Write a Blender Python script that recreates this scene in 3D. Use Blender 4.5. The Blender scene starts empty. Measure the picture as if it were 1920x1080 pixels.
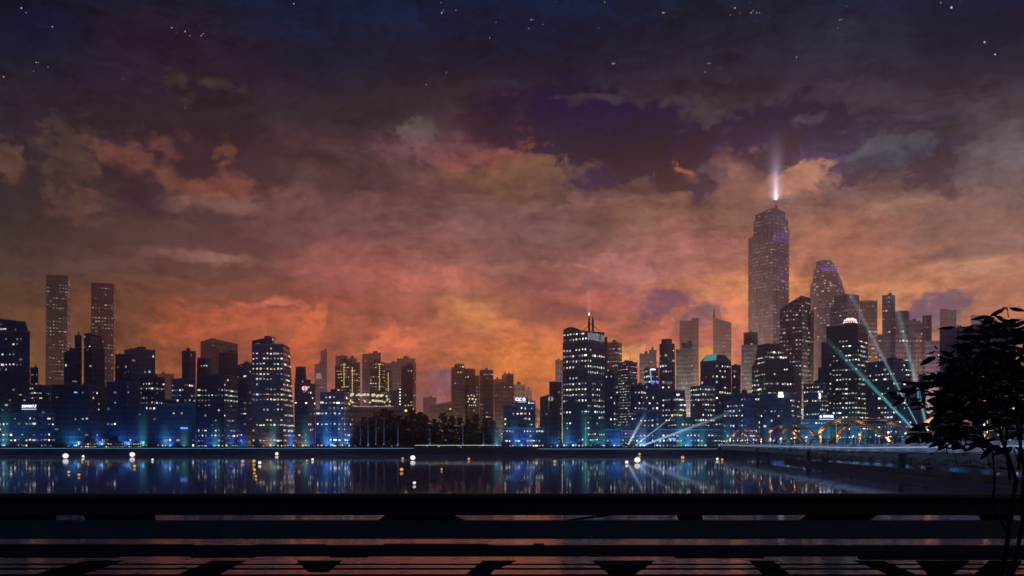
import bpy, bmesh, math, random
import numpy as np
from mathutils import Vector, Matrix, Quaternion

# ------------------------------------------------------------------ camera, world, sun, exposure
random.seed(11)
scene = bpy.context.scene
COL = scene.collection
F = 1663.0            # focal length in photo pixels (1920 wide)
CX, HY = 960.0, 843.0 # principal column, horizon row
HC = 3.25             # eye height above the water
GZ = HC + 1.1         # quay level
HAZE = 2.8e-4

cam_d = bpy.data.cameras.new('camera')
cam = bpy.data.objects.new('camera', cam_d); COL.objects.link(cam)
cam_d.sensor_width = 36.0
cam_d.lens = 36.0 * F / 1920.0
cam_d.shift_y = (HY - 540.0) / 1920.0
cam_d.clip_start = 0.1; cam_d.clip_end = 120000
cam.location = (0, 0, HC); cam.rotation_euler = (math.pi/2, 0, 0)
scene.camera = cam
scene.view_settings.view_transform = 'Standard'
scene.view_settings.look = 'None'
scene.view_settings.exposure = 0.0
scene.view_settings.gamma = 1.0
scene.cycles.use_denoising = True
scene.cycles.max_bounces = 6
scene.cycles.diffuse_bounces = 2
scene.cycles.glossy_bounces = 3
scene.cycles.volume_bounces = 1
scene.cycles.transparent_max_bounces = 8
scene.cycles.sample_clamp_indirect = 4.0
scene.cycles.volume_max_steps = 128

def lin(c):
    return tuple((v/255/12.92) if v/255 <= 0.04045 else ((v/255+0.055)/1.055)**2.4 for v in c)
def L4(c, k=1.0):
    a = lin(c); return (a[0]*k, a[1]*k, a[2]*k, 1)

class NT:
    """small helper round a node tree"""
    def __init__(s, tree): s.t = tree; s.l = tree.links
    def n(s, typ, **kw):
        nd = s.t.nodes.new(typ)
        for k, v in kw.items(): setattr(nd, k, v)
        return nd
    def setin(s, sock, v):
        if isinstance(v, bpy.types.NodeSocket): s.l.new(v, sock)
        elif v is not None: sock.default_value = v
    def math(s, op, a, b=None, c=None, clamp=False):
        nd = s.n('ShaderNodeMath', operation=op, use_clamp=clamp)
        for i, v in enumerate((a, b, c)): s.setin(nd.inputs[i], v)
        return nd.outputs[0]
    def vmath(s, op, a, b=None, c=None):
        nd = s.n('ShaderNodeVectorMath', operation=op)
        for i, v in enumerate((a, b, c)):
            if v is not None: s.setin(nd.inputs[i], v)
        return nd.outputs['Value'] if op in ('LENGTH', 'DOT_PRODUCT', 'DISTANCE') else nd.outputs[0]
    def comb(s, x, y, z):
        nd = s.n('ShaderNodeCombineXYZ')
        for i, v in enumerate((x, y, z)): s.setin(nd.inputs[i], v)
        return nd.outputs[0]
    def sep(s, v):
        nd = s.n('ShaderNodeSeparateXYZ'); s.l.new(v, nd.inputs[0]); return nd.outputs
    def noise(s, vec, scale, detail=3, rough=0.55):
        nd = s.n('ShaderNodeTexNoise'); s.setin(nd.inputs['Vector'], vec)
        nd.inputs['Scale'].default_value = scale; nd.inputs['Detail'].default_value = detail
        nd.inputs['Roughness'].default_value = rough
        return nd.outputs
    def maprange(s, v, a, b, c, d, typ='SMOOTHSTEP'):
        nd = s.n('ShaderNodeMapRange', interpolation_type=typ); s.setin(nd.inputs[0], v)
        for i, x in enumerate((a, b, c, d)): s.setin(nd.inputs[i+1], x)
        return nd.outputs[0]
    def mix(s, fac, a, b, blend='MIX'):
        nd = s.n('ShaderNodeMix', data_type='RGBA', blend_type=blend)
        s.setin(nd.inputs[0], fac); s.setin(nd.inputs[6], a); s.setin(nd.inputs[7], b)
        return nd.outputs[2]
    def ramp(s, fac, stops, interp='EASE'):
        nd = s.n('ShaderNodeValToRGB'); s.setin(nd.inputs[0], fac)
        cr = nd.color_ramp; cr.interpolation = interp
        while len(cr.elements) < len(stops): cr.elements.new(0.5)
        for e, (p, c) in zip(cr.elements, sorted(stops, key=lambda q: q[0])): e.position = p; e.color = c
        return nd.outputs[0]

# --- dusk sky: colour columns by azimuth, then cloud masses, all in world directions
SKY_K = 1.6
SKY_C = 2.0
def build_world():
    w = bpy.data.worlds.new('World'); scene.world = w; w.use_nodes = True
    T = NT(w.node_tree); w.node_tree.nodes.clear()
    tc = T.n('ShaderNodeTexCoord'); d = tc.outputs['Generated']
    x, y, z = T.sep(d)
    az = T.math('ARCTAN2', x, y)
    hor = T.math('SQRT', T.math('ADD', T.math('MULTIPLY', x, x), T.math('MULTIPLY', y, y)))
    v = T.math('DIVIDE', z, T.math('MAXIMUM', hor, 0.02))
    v = T.math('MINIMUM', T.math('MAXIMUM', v, -0.2), 2.0)
    flat = T.comb(az, T.math('MULTIPLY', v, 2.0), 0.0)
    n1 = T.noise(flat, 5.0, 3, 0.5)['Color']
    n2 = T.noise(flat, 17.0, 4, 0.62)['Color']
    w1 = T.vmath('MULTIPLY', T.vmath('SUBTRACT', n1, (0.5, 0.5, 0.5)), (0.17, 0.10, 0.0))
    w2 = T.vmath('MULTIPLY', T.vmath('SUBTRACT', n2, (0.5, 0.5, 0.5)), (0.050, 0.040, 0.0))
    base_uv = T.vmath('ADD', T.comb(az, v, 0.0), T.vmath('ADD', w1, w2))
    fine_uv = T.vmath('ADD', T.comb(az, v, 0.0), T.vmath('MULTIPLY', T.vmath('ADD', w1, T.vmath('MULTIPLY', w2, (1.5, 1.5, 0))), (0.45, 0.45, 0)))
    bx, bv, _ = T.sep(base_uv)
    cols = [
      (0,   [(0,(12,22,42)),(100,(22,24,38)),(200,(30,27,36)),(300,(30,26,31)),(400,(36,33,33)),(500,(52,44,39)),(600,(80,57,37)),(700,(112,76,44))]),
      (400, [(0,(28,25,40)),(100,(44,28,37)),(200,(36,28,36)),(300,(36,26,31)),(400,(50,37,37)),(500,(80,55,46)),(560,(98,65,48)),(620,(150,76,48)),(690,(165,88,44))]),
      (700, [(0,(16,28,44)),(100,(24,26,35)),(200,(38,32,34)),(300,(72,50,46)),(400,(90,64,62)),(480,(118,76,72)),(540,(122,76,62)),(620,(145,78,56)),(680,(165,86,54)),(740,(125,78,75))]),
      (1000,[(0,(12,26,46)),(100,(20,24,39)),(200,(42,33,40)),(300,(84,58,48)),(340,(100,74,54)),(420,(95,72,68)),(500,(120,82,78)),(560,(134,74,62)),(620,(180,98,58)),(690,(198,110,50)),(740,(180,94,50))]),
      (1300,[(0,(36,30,43)),(100,(44,37,44)),(200,(62,48,48)),(260,(58,46,56)),(340,(84,64,64)),(380,(132,92,68)),(450,(146,96,82)),(520,(176,106,82)),(600,(196,106,78)),(680,(190,98,82))]),
      (1600,[(0,(30,30,43)),(100,(42,38,47)),(200,(56,50,55)),(260,(56,52,60)),(340,(98,80,74)),(400,(145,98,75)),(460,(160,100,76)),(510,(186,114,74)),(560,(226,140,78)),(610,(200,128,84))]),
      (1900,[(0,(14,22,42)),(100,(28,30,45)),(200,(54,48,51)),(300,(72,64,61)),(400,(102,80,71)),(480,(132,94,76)),(520,(162,106,76)),(590,(178,112,70)),(660,(130,88,84))]),
    ]
    acc = None; prev_az = None
    for px, stops in cols:
        a0 = math.atan((px-CX)/F); ca = math.cos(a0)
        st = [(min(0.999, max(0.0, ((HY-py)*ca/F)/0.62)), L4(c)) for py, c in stops]
        st.append((min(0.999, ((HY+200)*ca/F)/0.62), L4((12, 18, 32))))
        r = T.ramp(T.math('DIVIDE', bv, 0.62), st)
        if acc is None: acc = r
        else: acc = T.mix(T.maprange(bx, prev_az, a0, 0.0, 1.0), acc, r)
        prev_az = a0
    fx, fv, _ = T.sep(fine_uv)
    base_c = acc
    iso = T.comb(az, T.math('MULTIPLY', v, 1.15), 0.37)
    def fbm(sc, det, ro): return T.maprange(T.noise(iso, sc, det, ro)['Fac'], 0.30, 0.70, -0.5, 0.5, 'LINEAR')
    blob_m, blob_n, blob_f = fbm(9.0, 3, 0.5), fbm(24.0, 5, 0.62), fbm(75.0, 6, 0.7)
    rag = T.math('ADD', T.math('MULTIPLY_ADD', blob_f, 0.85, T.math('MULTIPLY', blob_n, 1.05)), T.math('MULTIPLY', blob_m, 0.55))
    sft = T.math('MULTIPLY', rag, 0.55)
    # px, py, rx, ry, colour, opacity, ragged?
    blobs = [
      (350,80,230,70,(48,28,38),.55,0),(150,210,150,60,(34,26,36),.6,0),(760,20,260,55,(12,28,48),.6,0),(1000,60,170,60,(14,26,46),.6,0),
      (1860,40,130,60,(12,20,42),.7,0),(60,40,130,60,(10,20,40),.6,0),(560,60,110,80,(14,26,40),.6,0),
      (120,265,75,75,(66,51,45),.75,1),(10,290,40,45,(84,60,46),.7,1),(340,150,44,27,(70,52,42),.65,1),(405,146,56,14,(72,54,42),.65,1),(368,175,32,18,(62,48,40),.6,1),
      (245,278,90,44,(100,58,44),.6,1),(330,262,50,32,(96,58,47),.5,1),(340,345,85,52,(100,66,48),.6,1),(415,335,66,42,(112,62,50),.65,1),(434,287,18,30,(116,70,50),.55,1),(170,375,60,34,(84,58,46),.6,1),
      (378,302,72,28,(26,19,31),.97,1),(255,368,80,38,(28,21,34),.97,1),(276,345,26,22,(36,26,38),.95,1),(225,385,50,18,(40,30,42),.7,1),(420,410,80,24,(60,44,48),.6,0),
      (455,388,150,15,(116,84,76),.6,0),(405,482,110,13,(132,98,90),.75,0),(280,500,150,12,(90,68,60),.5,0),(640,492,95,42,(140,82,76),.7,0),(560,380,60,40,(92,62,52),.6,1),(520,420,80,24,(76,54,54),.6,1),
      (230,620,160,60,(105,66,40),.5,0),(355,612,75,38,(170,82,50),.8,1),(470,600,95,30,(172,84,56),.8,1),(505,575,60,14,(178,98,78),.7,1),(562,640,34,60,(186,92,52),.85,1),(585,600,16,26,(200,112,60),.85,1),(440,660,60,22,(120,66,52),.5,1),(740,645,60,36,(192,98,62),.8,1),(640,565,120,26,(146,76,58),.55,0),
      (790,246,55,20,(98,86,80),.45,1),(835,278,120,24,(108,72,76),.5,1),(960,312,160,36,(112,80,52),.7,0),(905,290,100,20,(120,66,62),.6,1),(930,225,85,56,(46,26,37),.85,1),(870,180,70,40,(48,38,38),.6,1),(985,250,22,42,(98,58,46),.8,1),(760,360,130,40,(96,66,56),.5,0),(700,330,60,26,(62,46,50),.6,1),
      (890,580,70,46,(180,118,62),.55,0),(700,520,90,30,(150,84,74),.6,0),(820,530,100,14,(178,98,80),.6,0),(1020,540,190,22,(112,66,64),.6,0),(1060,585,120,14,(128,72,64),.6,0),(960,690,100,50,(205,116,48),.6,0),
      (1095,232,120,72,(10,15,42),.98,1),(1185,275,125,76,(10,15,42),.98,1),(1280,300,96,58,(10,15,42),.98,1),(1000,215,90,50,(34,27,40),.8,1),(1120,330,70,26,(52,42,62),.75,1),(1305,345,40,28,(40,30,60),.9,1),(1240,240,50,22,(52,38,52),.8,1),
      (1050,205,34,26,(16,15,38),.9,1),(1150,240,40,34,(18,16,44),.9,1),(1215,235,36,24,(18,16,44),.9,1),(1310,275,40,34,(18,16,46),.9,1),(1250,330,60,26,(20,18,46),.9,1),(1335,330,24,22,(24,20,46),.9,1),(1400,225,30,22,(18,17,48),.9,1),(1475,215,40,24,(18,17,50),.9,1),(1555,250,40,30,(20,19,50),.9,1),(1600,285,40,24,(26,25,52),.85,1),(1490,310,40,22,(24,22,54),.85,1),(1730,240,40,24,(34,33,46),.85,1),(1785,270,36,34,(40,36,46),.8,1),(930,190,50,26,(30,20,32),.8,1),(1115,196,60,14,(84,62,56),.45,1),(1290,318,28,15,(152,94,66),.8,1),(1190,362,130,15,(122,88,76),.7,1),(1260,365,40,13,(134,96,74),.7,1),
      (1440,228,95,50,(10,15,42),.98,1),(1515,275,125,64,(10,15,42),.98,1),(1640,262,120,50,(44,42,56),.8,1),(1400,258,50,20,(46,36,60),.8,1),(1610,330,36,15,(44,38,66),.9,1),(1570,310,60,30,(56,50,74),.7,1),(1710,265,120,60,(44,43,54),.85,1),(1760,300,50,66,(50,42,50),.75,1),(1650,290,60,40,(74,76,80),.6,1),
      (1505,332,75,26,(156,110,84),.75,1),(1390,330,60,60,(122,84,66),.6,1),(1650,385,60,20,(140,110,86),.6,1),(1570,450,120,50,(166,104,78),.5,0),(1750,420,120,40,(112,82,72),.6,0),(1830,470,120,18,(104,76,70),.6,1),(1860,505,110,22,(188,134,100),.6,0),(1760,540,90,18,(200,130,78),.7,0),(1850,300,70,60,(82,74,74),.6,1),
      (1335,400,60,22,(128,90,72),.5,1),(1375,450,120,30,(150,92,84),.5,0),(1225,560,62,34,(116,72,84),.85,1),(1295,588,58,20,(124,80,84),.8,1),(1345,540,80,26,(188,118,78),.6,1),(1430,560,80,60,(222,142,80),.7,0),(1330,690,46,34,(238,152,80),.85,1),(1190,668,50,22,(228,152,92),.8,1),(1130,560,90,16,(176,92,76),.7,0),(1200,500,140,26,(136,86,84),.6,0),(1285,640,60,30,(180,96,82),.6,1),(1510,600,40,40,(205,118,74),.7,0),
      (1750,588,80,34,(122,86,92),.88,1),(1715,600,40,24,(124,86,88),.8,1),(1800,560,30,14,(124,86,88),.7,1),(1690,570,40,14,(206,136,76),.7,1),
      (826,722,34,24,(130,84,88),.9,1),(795,752,60,34,(136,86,88),.9,1),(870,755,60,30,(150,90,84),.6,0),
      (1014,500,6,7,(176,122,84),.4,0),(1040,499,7,4,(176,122,84),.4,0),(1026,504,7,3,(176,122,84),.4,0),(1082,499,11,4,(176,122,84),.45,0),(1106,503,7,3,(176,122,84),.4,0),
    ]
    for (px, py, rx, ry, c, op, ragged) in blobs:
        u = (px-CX)/F; a0 = math.atan(u); ca = math.cos(a0)
        v0 = (HY-py)*ca/F
        sx, sy = 1/(rx*ca*ca/F), 1/(ry*ca/F)
        q = T.vmath('MULTIPLY_ADD', fine_uv, (sx, sy, 0), (-a0*sx, -v0*sy, 0))
        dist = T.math('ADD', T.vmath('LENGTH', q), rag if ragged else sft)
        m = T.maprange(dist, 1.16 if ragged else 1.5, 0.46 if ragged else 0.15, 0.0, op)
        acc = T.mix(m, acc, L4(c))
    # wind streaks and a fine brushed grain
    st = T.noise(T.comb(T.math('ADD', fx, T.math('MULTIPLY', fv, -0.7)), T.math('MULTIPLY', fv, 7.0), 0.0), 7.0, 5, 0.6)['Fac']
    gr = T.noise(flat, 60.0, 5, 0.75)['Fac']
    cl = T.noise(T.comb(fx, T.math('MULTIPLY', fv, 1.7), 3.0), 7.0, 8, 0.70)['Fac']
    k = T.math('ADD', T.maprange(st, 0.3, 0.7, 0.86, 1.14, 'LINEAR'), T.math('MULTIPLY', T.math('SUBTRACT', gr, 0.5), 0.9))
    k = T.math('MULTIPLY', k, T.maprange(cl, 0.30, 0.68, 0.60, 1.42, 'LINEAR'))
    cf = T.noise(T.comb(fx, T.math('MULTIPLY', fv, 1.4), 8.0), 26.0, 7, 0.72)['Fac']
    k = T.math('MULTIPLY', k, T.maprange(cf, 0.3, 0.7, 0.66, 1.38, 'LINEAR'))
    acc = T.mix(1.0, acc, T.comb(k, k, k), 'MULTIPLY')
    # what the haze in front evens out is kept strong in the sky itself
    acc = T.vmath('MULTIPLY_ADD', T.vmath('SUBTRACT', acc, base_c), (SKY_C, SKY_C, SKY_C), base_c)
    hi = T.ramp(T.math('DIVIDE', v, 0.62), [(0.0, (1,1,1,1)), (0.38, (1.0,1.0,1.0,1)), (0.54, (.86,.84,.90,1)), (0.70, (.36,.46,.70,1)), (0.85, (.08,.58,.82,1))])
    acc = T.vmath('MAXIMUM', T.vmath('MULTIPLY', acc, hi), (0.0, 0.0005, 0.002))
    # night behind the viewer, its blue raised to fill the facades; dark overhead
    aa = T.math('ABSOLUTE', az)
    night = T.maprange(aa, 0.75, 1.5, 0.0, 1.0)
    acc = T.mix(night, acc, L4((48, 60, 104)))
    up = T.maprange(v, 0.62, 1.2, 0.0, 1.0)
    acc = T.mix(up, acc, L4((12, 16, 28)))
    bg = T.n('ShaderNodeBackground'); T.l.new(acc, bg.inputs[0]); bg.inputs[1].default_value = SKY_K
    out = T.n('ShaderNodeOutputWorld'); T.l.new(bg.outputs[0], out.inputs[0])
    w.cycles.sampling_method = 'MANUAL'; w.cycles.sample_map_resolution = 512
build_world()

sun_d = bpy.data.lights.new('sun', 'SUN'); sun_d.energy = 0.3; sun_d.angle = math.radians(12); sun_d.color = (1.0, 0.45, 0.38)
sun = bpy.data.objects.new('sun', sun_d); COL.objects.link(sun)
# last red light from the right, low over the water
sun.rotation_euler = Vector((-0.93, 0.30, -0.20)).to_track_quat('-Z', 'Y').to_euler()

# ------------------------------------------------------------------ helpers
def P(px, py, D):
    return Vector(((px-CX)/F*D, D, HC + (HY-py)/F*D))

def tag(o, label, cat, group=None, kind=None):
    o['label'] = label; o['category'] = cat
    if group: o['group'] = group
    if kind: o['kind'] = kind
    return o
def empty(name, loc=(0, 0, 0)):
    o = bpy.data.objects.new(name, None); o.location = loc; o.empty_display_size = 0.5
    COL.objects.link(o); return o
def mesh_obj(name, verts, faces, mat, parent=None, uvs=None, mats=None, fmat=None, smooth=False):
    me = bpy.data.meshes.new(name)
    if parent is not None:
        pl = Vector(parent.matrix_basis.translation)
        q = parent.parent
        while q is not None: pl = pl + q.matrix_basis.translation; q = q.parent
        verts = [Vector(v)-pl for v in verts]
    me.from_pydata([tuple(v) for v in verts], [], faces)
    if uvs is not None:
        ul = me.uv_layers.new(name='UVMap')
        flat = [c for f in uvs for uv in f for c in uv]
        ul.data.foreach_set('uv', flat)
    for m in (mats or [mat]): me.materials.append(m)
    if fmat is not None: me.polygons.foreach_set('material_index', fmat)
    if smooth: me.polygons.foreach_set('use_smooth', [True]*len(me.polygons))
    me.update()
    o = bpy.data.objects.new(name, me); COL.objects.link(o)
    if parent is not None: o.parent = parent
    return o
class MB:
    def __init__(s): s.v = []; s.f = []
    def box(s, a, b):
        (x0, y0, z0), (x1, y1, z1) = a, b
        n = len(s.v)
        s.v += [Vector(p) for p in ((x0,y0,z0),(x1,y0,z0),(x1,y1,z0),(x0,y1,z0),(x0,y0,z1),(x1,y0,z1),(x1,y1,z1),(x0,y1,z1))]
        s.f += [tuple(n+i for i in q) for q in ((3,2,1,0),(4,5,6,7),(0,1,5,4),(1,2,6,5),(2,3,7,6),(3,0,4,7))]
        return s
    def prism(s, bot, top):
        """convex footprint lists (same length), ccw from above"""
        n = len(s.v); k = len(bot)
        s.v += [Vector(p) for p in bot] + [Vector(p) for p in top]
        for i in range(k):
            j = (i+1) % k; s.f.append((n+i, n+j, n+k+j, n+k+i))
        s.f.append(tuple(n+k+i for i in range(k))); s.f.append(tuple(n+i for i in reversed(range(k))))
        return s
    def tube(s, pts, radii, seg=8, caps=True):
        n0 = len(s.v); pts = [Vector(p) for p in pts]
        if not isinstance(radii, (list, tuple)): radii = [radii]*len(pts)
        for i, p in enumerate(pts):
            d = (pts[min(i+1, len(pts)-1)] - pts[max(i-1, 0)]).normalized()
            a = d.orthogonal() if abs(d.z) > 0.95 else d.cross(Vector((0, 0, 1)))
            a.normalize(); b = d.cross(a)
            for k in range(seg):
                t = 2*math.pi*k/seg
                s.v.append(p + (a*math.cos(t) + b*math.sin(t))*radii[i])
        for i in range(len(pts)-1):
            for k in range(seg):
                j = (k+1) % seg
                s.f.append((n0+i*seg+k, n0+i*seg+j, n0+(i+1)*seg+j, n0+(i+1)*seg+k))
        if caps:
            s.f.append(tuple(n0+k for k in reversed(range(seg))))
            s.f.append(tuple(n0+(len(pts)-1)*seg+k for k in range(seg)))
        return s
    def ball(s, c, r, seg=10, rings=6, sz=1.0):
        n0 = len(s.v); c = Vector(c)
        for i in range(rings+1):
            t = math.pi*i/rings
            for k in range(seg):
                a = 2*math.pi*k/seg
                s.v.append(c + Vector((math.sin(t)*math.cos(a)*r, math.sin(t)*math.sin(a)*r, math.cos(t)*r*sz)))
        for i in range(rings):
            for k in range(seg):
                j = (k+1) % seg
                s.f.append((n0+i*seg+k, n0+(i+1)*seg+k, n0+(i+1)*seg+j, n0+i*seg+j))
        return s
    def beam(s, a, b, w, h=None):
        """rectangular bar from a to b"""
        a, b = Vector(a), Vector(b); d = (b-a).normalized(); h = h or w
        side = d.cross(Vector((0, 0, 1)))
        if side.length < 1e-3: side = Vector((1, 0, 0))
        side.normalize(); up = side.cross(d)
        n = len(s.v)
        for p in (a, b):
            for (i, j) in ((-1,-1),(1,-1),(1,1),(-1,1)): s.v.append(p + side*(i*w/2) + up*(j*h/2))
        s.f += [(n,n+1,n+5,n+4),(n+1,n+2,n+6,n+5),(n+2,n+3,n+7,n+6),(n+3,n,n+4,n+7),(n+3,n+2,n+1,n),(n+4,n+5,n+6,n+7)]
        return s
    def build(s, name, mat, parent=None, smooth=False):
        return mesh_obj(name, s.v, s.f, mat, parent, smooth=smooth)

# ------------------------------------------------------------------ materials
def pbsdf(name, col, rough=0.6, spec=0.4, metal=0.0, var=0.0, vscale=4.0):
    m = bpy.data.materials.new(name); m.use_nodes = True
    T = NT(m.node_tree); b = m.node_tree.nodes['Principled BSDF']
    b.inputs['Base Color'].default_value = (*col, 1); b.inputs['Roughness'].default_value = rough
    b.inputs['Specular IOR Level'].default_value = spec; b.inputs['Metallic'].default_value = metal
    if var:
        tc = T.n('ShaderNodeTexCoord')
        nz = T.noise(tc.outputs['Object'], vscale, 5, 0.65)['Fac']
        k = T.maprange(nz, 0.25, 0.75, 1-var, 1+var, 'LINEAR')
        T.l.new(T.mix(1.0, (*col, 1), T.comb(k, k, k), 'MULTIPLY'), b.inputs['Base Color'])
        T.l.new(T.maprange(nz, 0.2, 0.8, rough*0.8, min(1, rough*1.2), 'LINEAR'), b.inputs['Roughness'])
    return m
def emit(name, col, k, sample=False):
    m = bpy.data.materials.new(name); m.use_nodes = True; nt = m.node_tree
    b = nt.nodes['Principled BSDF']
    b.inputs['Base Color'].default_value = (0.05, 0.05, 0.05, 1)
    b.inputs['Emission Color'].default_value = (*col, 1); b.inputs['Emission Strength'].default_value = k
    if not sample: m.cycles.emission_sampling = 'NONE'
    return m
_wm = {}
def wall_mat(col, fh, cw, gloss=0.35, vert=0.0):
    """curtain wall: dark panes, lighter spandrel bands and mullions in metres of the UV map"""
    key = (tuple(col), round(fh, 2), round(cw, 2), gloss, vert)
    if key in _wm: return _wm[key]
    m = bpy.data.materials.new('curtain_wall'); m.use_nodes = True
    T = NT(m.node_tree); b = m.node_tree.nodes['Principled BSDF']
    uv = T.n('ShaderNodeUVMap').outputs[0]; u, v, _ = T.sep(uv)
    fu = T.math('FRACT', T.math('DIVIDE', u, cw)); fv = T.math('FRACT', T.math('DIVIDE', v, fh))
    iu = T.math('FLOOR', T.math('DIVIDE', u, cw)); iv = T.math('FLOOR', T.math('DIVIDE', v, fh))
    mull = T.math('LESS_THAN', fu, 0.22); band = T.math('LESS_THAN', fv, 0.30)
    frame = T.math('MAXIMUM', mull, band)
    wn = T.n('ShaderNodeTexWhiteNoise', noise_dimensions='2D'); T.l.new(T.comb(iu, iv, 0), wn.inputs['Vector'])
    r = wn.outputs['Value']
    big = T.noise(T.comb(u, v, 0), 0.035, 3, 0.6)['Fac']
    kf = T.math('MULTIPLY', T.maprange(big, 0.3, 0.7, 0.75, 1.3, 'LINEAR'), T.maprange(r, 0, 1, 0.8, 1.25, 'LINEAR'))
    pane = T.mix(1.0, (col[0]*0.5, col[1]*0.52, col[2]*0.6, 1), T.comb(kf, kf, kf), 'MULTIPLY')
    fr = T.mix(1.0, (col[0]*.9, col[1]*.9, col[2]*.9, 1), T.comb(kf, kf, kf), 'MULTIPLY')
    T.l.new(T.mix(frame, pane, fr), b.inputs['Base Color'])
    T.l.new(T.mix(frame, (0.22,)*3+(1,), (0.6,)*3+(1,)), b.inputs['Roughness'])
    b.inputs['Specular IOR Level'].default_value = gloss
    bp = T.n('ShaderNodeBump'); bp.inputs['Strength'].default_value = 0.5; bp.inputs['Distance'].default_value = 0.3
    T.l.new(frame, bp.inputs['Height']); T.l.new(bp.outputs[0], b.inputs['Normal'])
    _wm[key] = m
    return m
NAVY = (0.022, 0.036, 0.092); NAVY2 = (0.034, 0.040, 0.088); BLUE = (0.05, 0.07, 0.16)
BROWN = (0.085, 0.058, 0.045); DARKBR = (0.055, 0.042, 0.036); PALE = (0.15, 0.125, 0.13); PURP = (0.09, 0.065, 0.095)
M_ROOF = pbsdf('roof_felt', (0.03, 0.032, 0.04), 0.85, 0.3, var=0.3, vscale=0.2)
M_TRIM = pbsdf('metal_trim', (0.10, 0.11, 0.15), 0.45, 0.5, 0.3)
M_MAST = pbsdf('dark_steel', (0.03, 0.03, 0.04), 0.5, 0.5, 0.5)
WIN = {
  'w':  emit('lit_window_white', (1.0, 0.93, 0.80), 1.0), 'w2': emit('lit_window_bright', (1.0, 0.95, 0.86), 1.8),
  'd':  emit('lit_window_dim', (0.85, 0.82, 0.78), 0.42),   'd2': emit('lit_window_faint', (0.7, 0.72, 0.8), 0.18),
  'd3': emit('lit_window_ghost', (0.9, 0.75, 0.65), 0.10),
  'y':  emit('lit_window_yellow', (1.0, 0.80, 0.38), 1.0),  'c':  emit('lit_window_cyan', (0.5, 0.85, 1.0), 0.8),
  'b':  emit('lit_window_blue', (0.10, 0.16, 1.0), 1.3),    'o':  emit('lit_window_amber', (1.0, 0.55, 0.22), 0.75),
  'p':  emit('lit_window_pink', (1.0, 0.66, 0.62), 0.75),   'r':  emit('red_lamp', (1.0, 0.10, 0.12), 1.2),
}
PAL = {
  'front': 'w'*7+'W'*3+'d'*7+'e'*9+'y'*2+'c'*3,
  'left':  'w'*4+'W'*1+'d'*8+'e'*10+'y'*2+'c'*2,
  'warm':  'w'*4+'d'*6+'e'*6+'y'*4+'o'*2,
  'tall':  'd'*7+'e'*6+'p'*4,
  'far':   'd'*3+'e'*6+'f'*8,
  'pink':  'p'*4+'d'*5+'e'*8+'w'*1,
  'yel':   'y'*5+'o'*4+'e'*6+'d'*3,
}
MATKEY = {'W': 'w2', 'e': 'd2', 'f': 'd3'}

# ------------------------------------------------------------------ setting: water, ground, quay
def water_mat():
    m = bpy.data.materials.new('river_water'); m.use_nodes = True
    T = NT(m.node_tree); b = m.node_tree.nodes['Principled BSDF']
    b.inputs['Base Color'].default_value = (0.008, 0.011, 0.018, 1)
    b.inputs['Roughness'].default_value = 0.035; b.inputs['IOR'].default_value = 1.33
    geo = T.n('ShaderNodeNewGeometry')
    pos = geo.outputs['Position']
    a = T.noise(T.vmath('MULTIPLY', pos, (0.35, 1.0, 1.0)), 0.9, 3, 0.55)['Fac']
    c = T.noise(T.vmath('MULTIPLY', pos, (0.5, 1.0, 1.0)), 0.11, 2, 0.5)['Fac']
    h = T.math('ADD', T.math('MULTIPLY', a, 0.03), T.math('MULTIPLY', c, 0.10))
    # ripples lapping at the near bank, calm water farther out
    near = T.maprange(T.sep(pos)[1], 22.0, 75.0, 1.0, 0.0)
    rip = T.noise(T.vmath('MULTIPLY', pos, (0.55, 1.0, 1.0)), 2.2, 3, 0.6)['Fac']
    h = T.math('MULTIPLY_ADD', T.math('MULTIPLY', rip, near), 1.5, h)
    bp = T.n('ShaderNodeBump'); bp.inputs['Strength'].default_value = 0.04; bp.inputs['Distance'].default_value = 0.3
    T.l.new(h, bp.inputs['Height']); T.l.new(bp.outputs[0], b.inputs['Normal'])
    df = T.n('ShaderNodeBsdfDiffuse'); df.inputs[0].default_value = (0.27, 0.26, 0.31, 1)
    mx = T.n('ShaderNodeMixShader'); mx.inputs[0].default_value = 0.36
    T.l.new(b.outputs[0], mx.inputs[1]); T.l.new(df.outputs[0], mx.inputs[2])
    out = [n for n in m.node_tree.nodes if n.type == 'OUTPUT_MATERIAL'][0]; T.l.new(mx.outputs[0], out.inputs[0])
    return m
o = mesh_obj('water', [(-4200,-250,0),(4200,-250,0),(4200,600.5,0),(-4200,600.5,0)], [(0,1,2,3)], water_mat())
o['kind'] = 'structure'
M_GROUND = pbsdf('city_asphalt', (0.05, 0.05, 0.055), 0.85, 0.3, var=0.3, vscale=0.05)
o = mesh_obj('ground', [(-4200,601,GZ),(4200,601,GZ),(4200,3900,GZ),(-4200,3900,GZ)], [(0,1,2,3)], M_GROUND)
o['kind'] = 'structure'
M_QUAY = pbsdf('quay_concrete', (0.05, 0.055, 0.07), 0.75, 0.4, var=0.4, vscale=0.4)
q = tag(empty('quay_wall', (0, 600, 0)), 'long dark quay wall along the far edge of the water', 'wall')
MB().box((-4200, 599.6, -1.5), (4200, 601.2, GZ-0.55)).build('wall', M_QUAY, q)
MB().box((-4200, 599.1, GZ-0.55), (4200, 603.0, GZ+0.06)).build('coping', pbsdf('coping_stone', (0.09, 0.10, 0.13), 0.6, 0.4, var=0.3, vscale=0.5), q)
fb = MB(); fb.box((-4200, 599.3, 0.9), (4200, 599.55, 1.25)); fb.build('fender_rail', M_MAST, q)
rl = MB(); rl.box((-420, 599.5, GZ+1.0), (80, 599.6, GZ+1.08)); rl.box((-420, 599.5, GZ+0.55), (80, 599.6, GZ+0.6))
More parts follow.
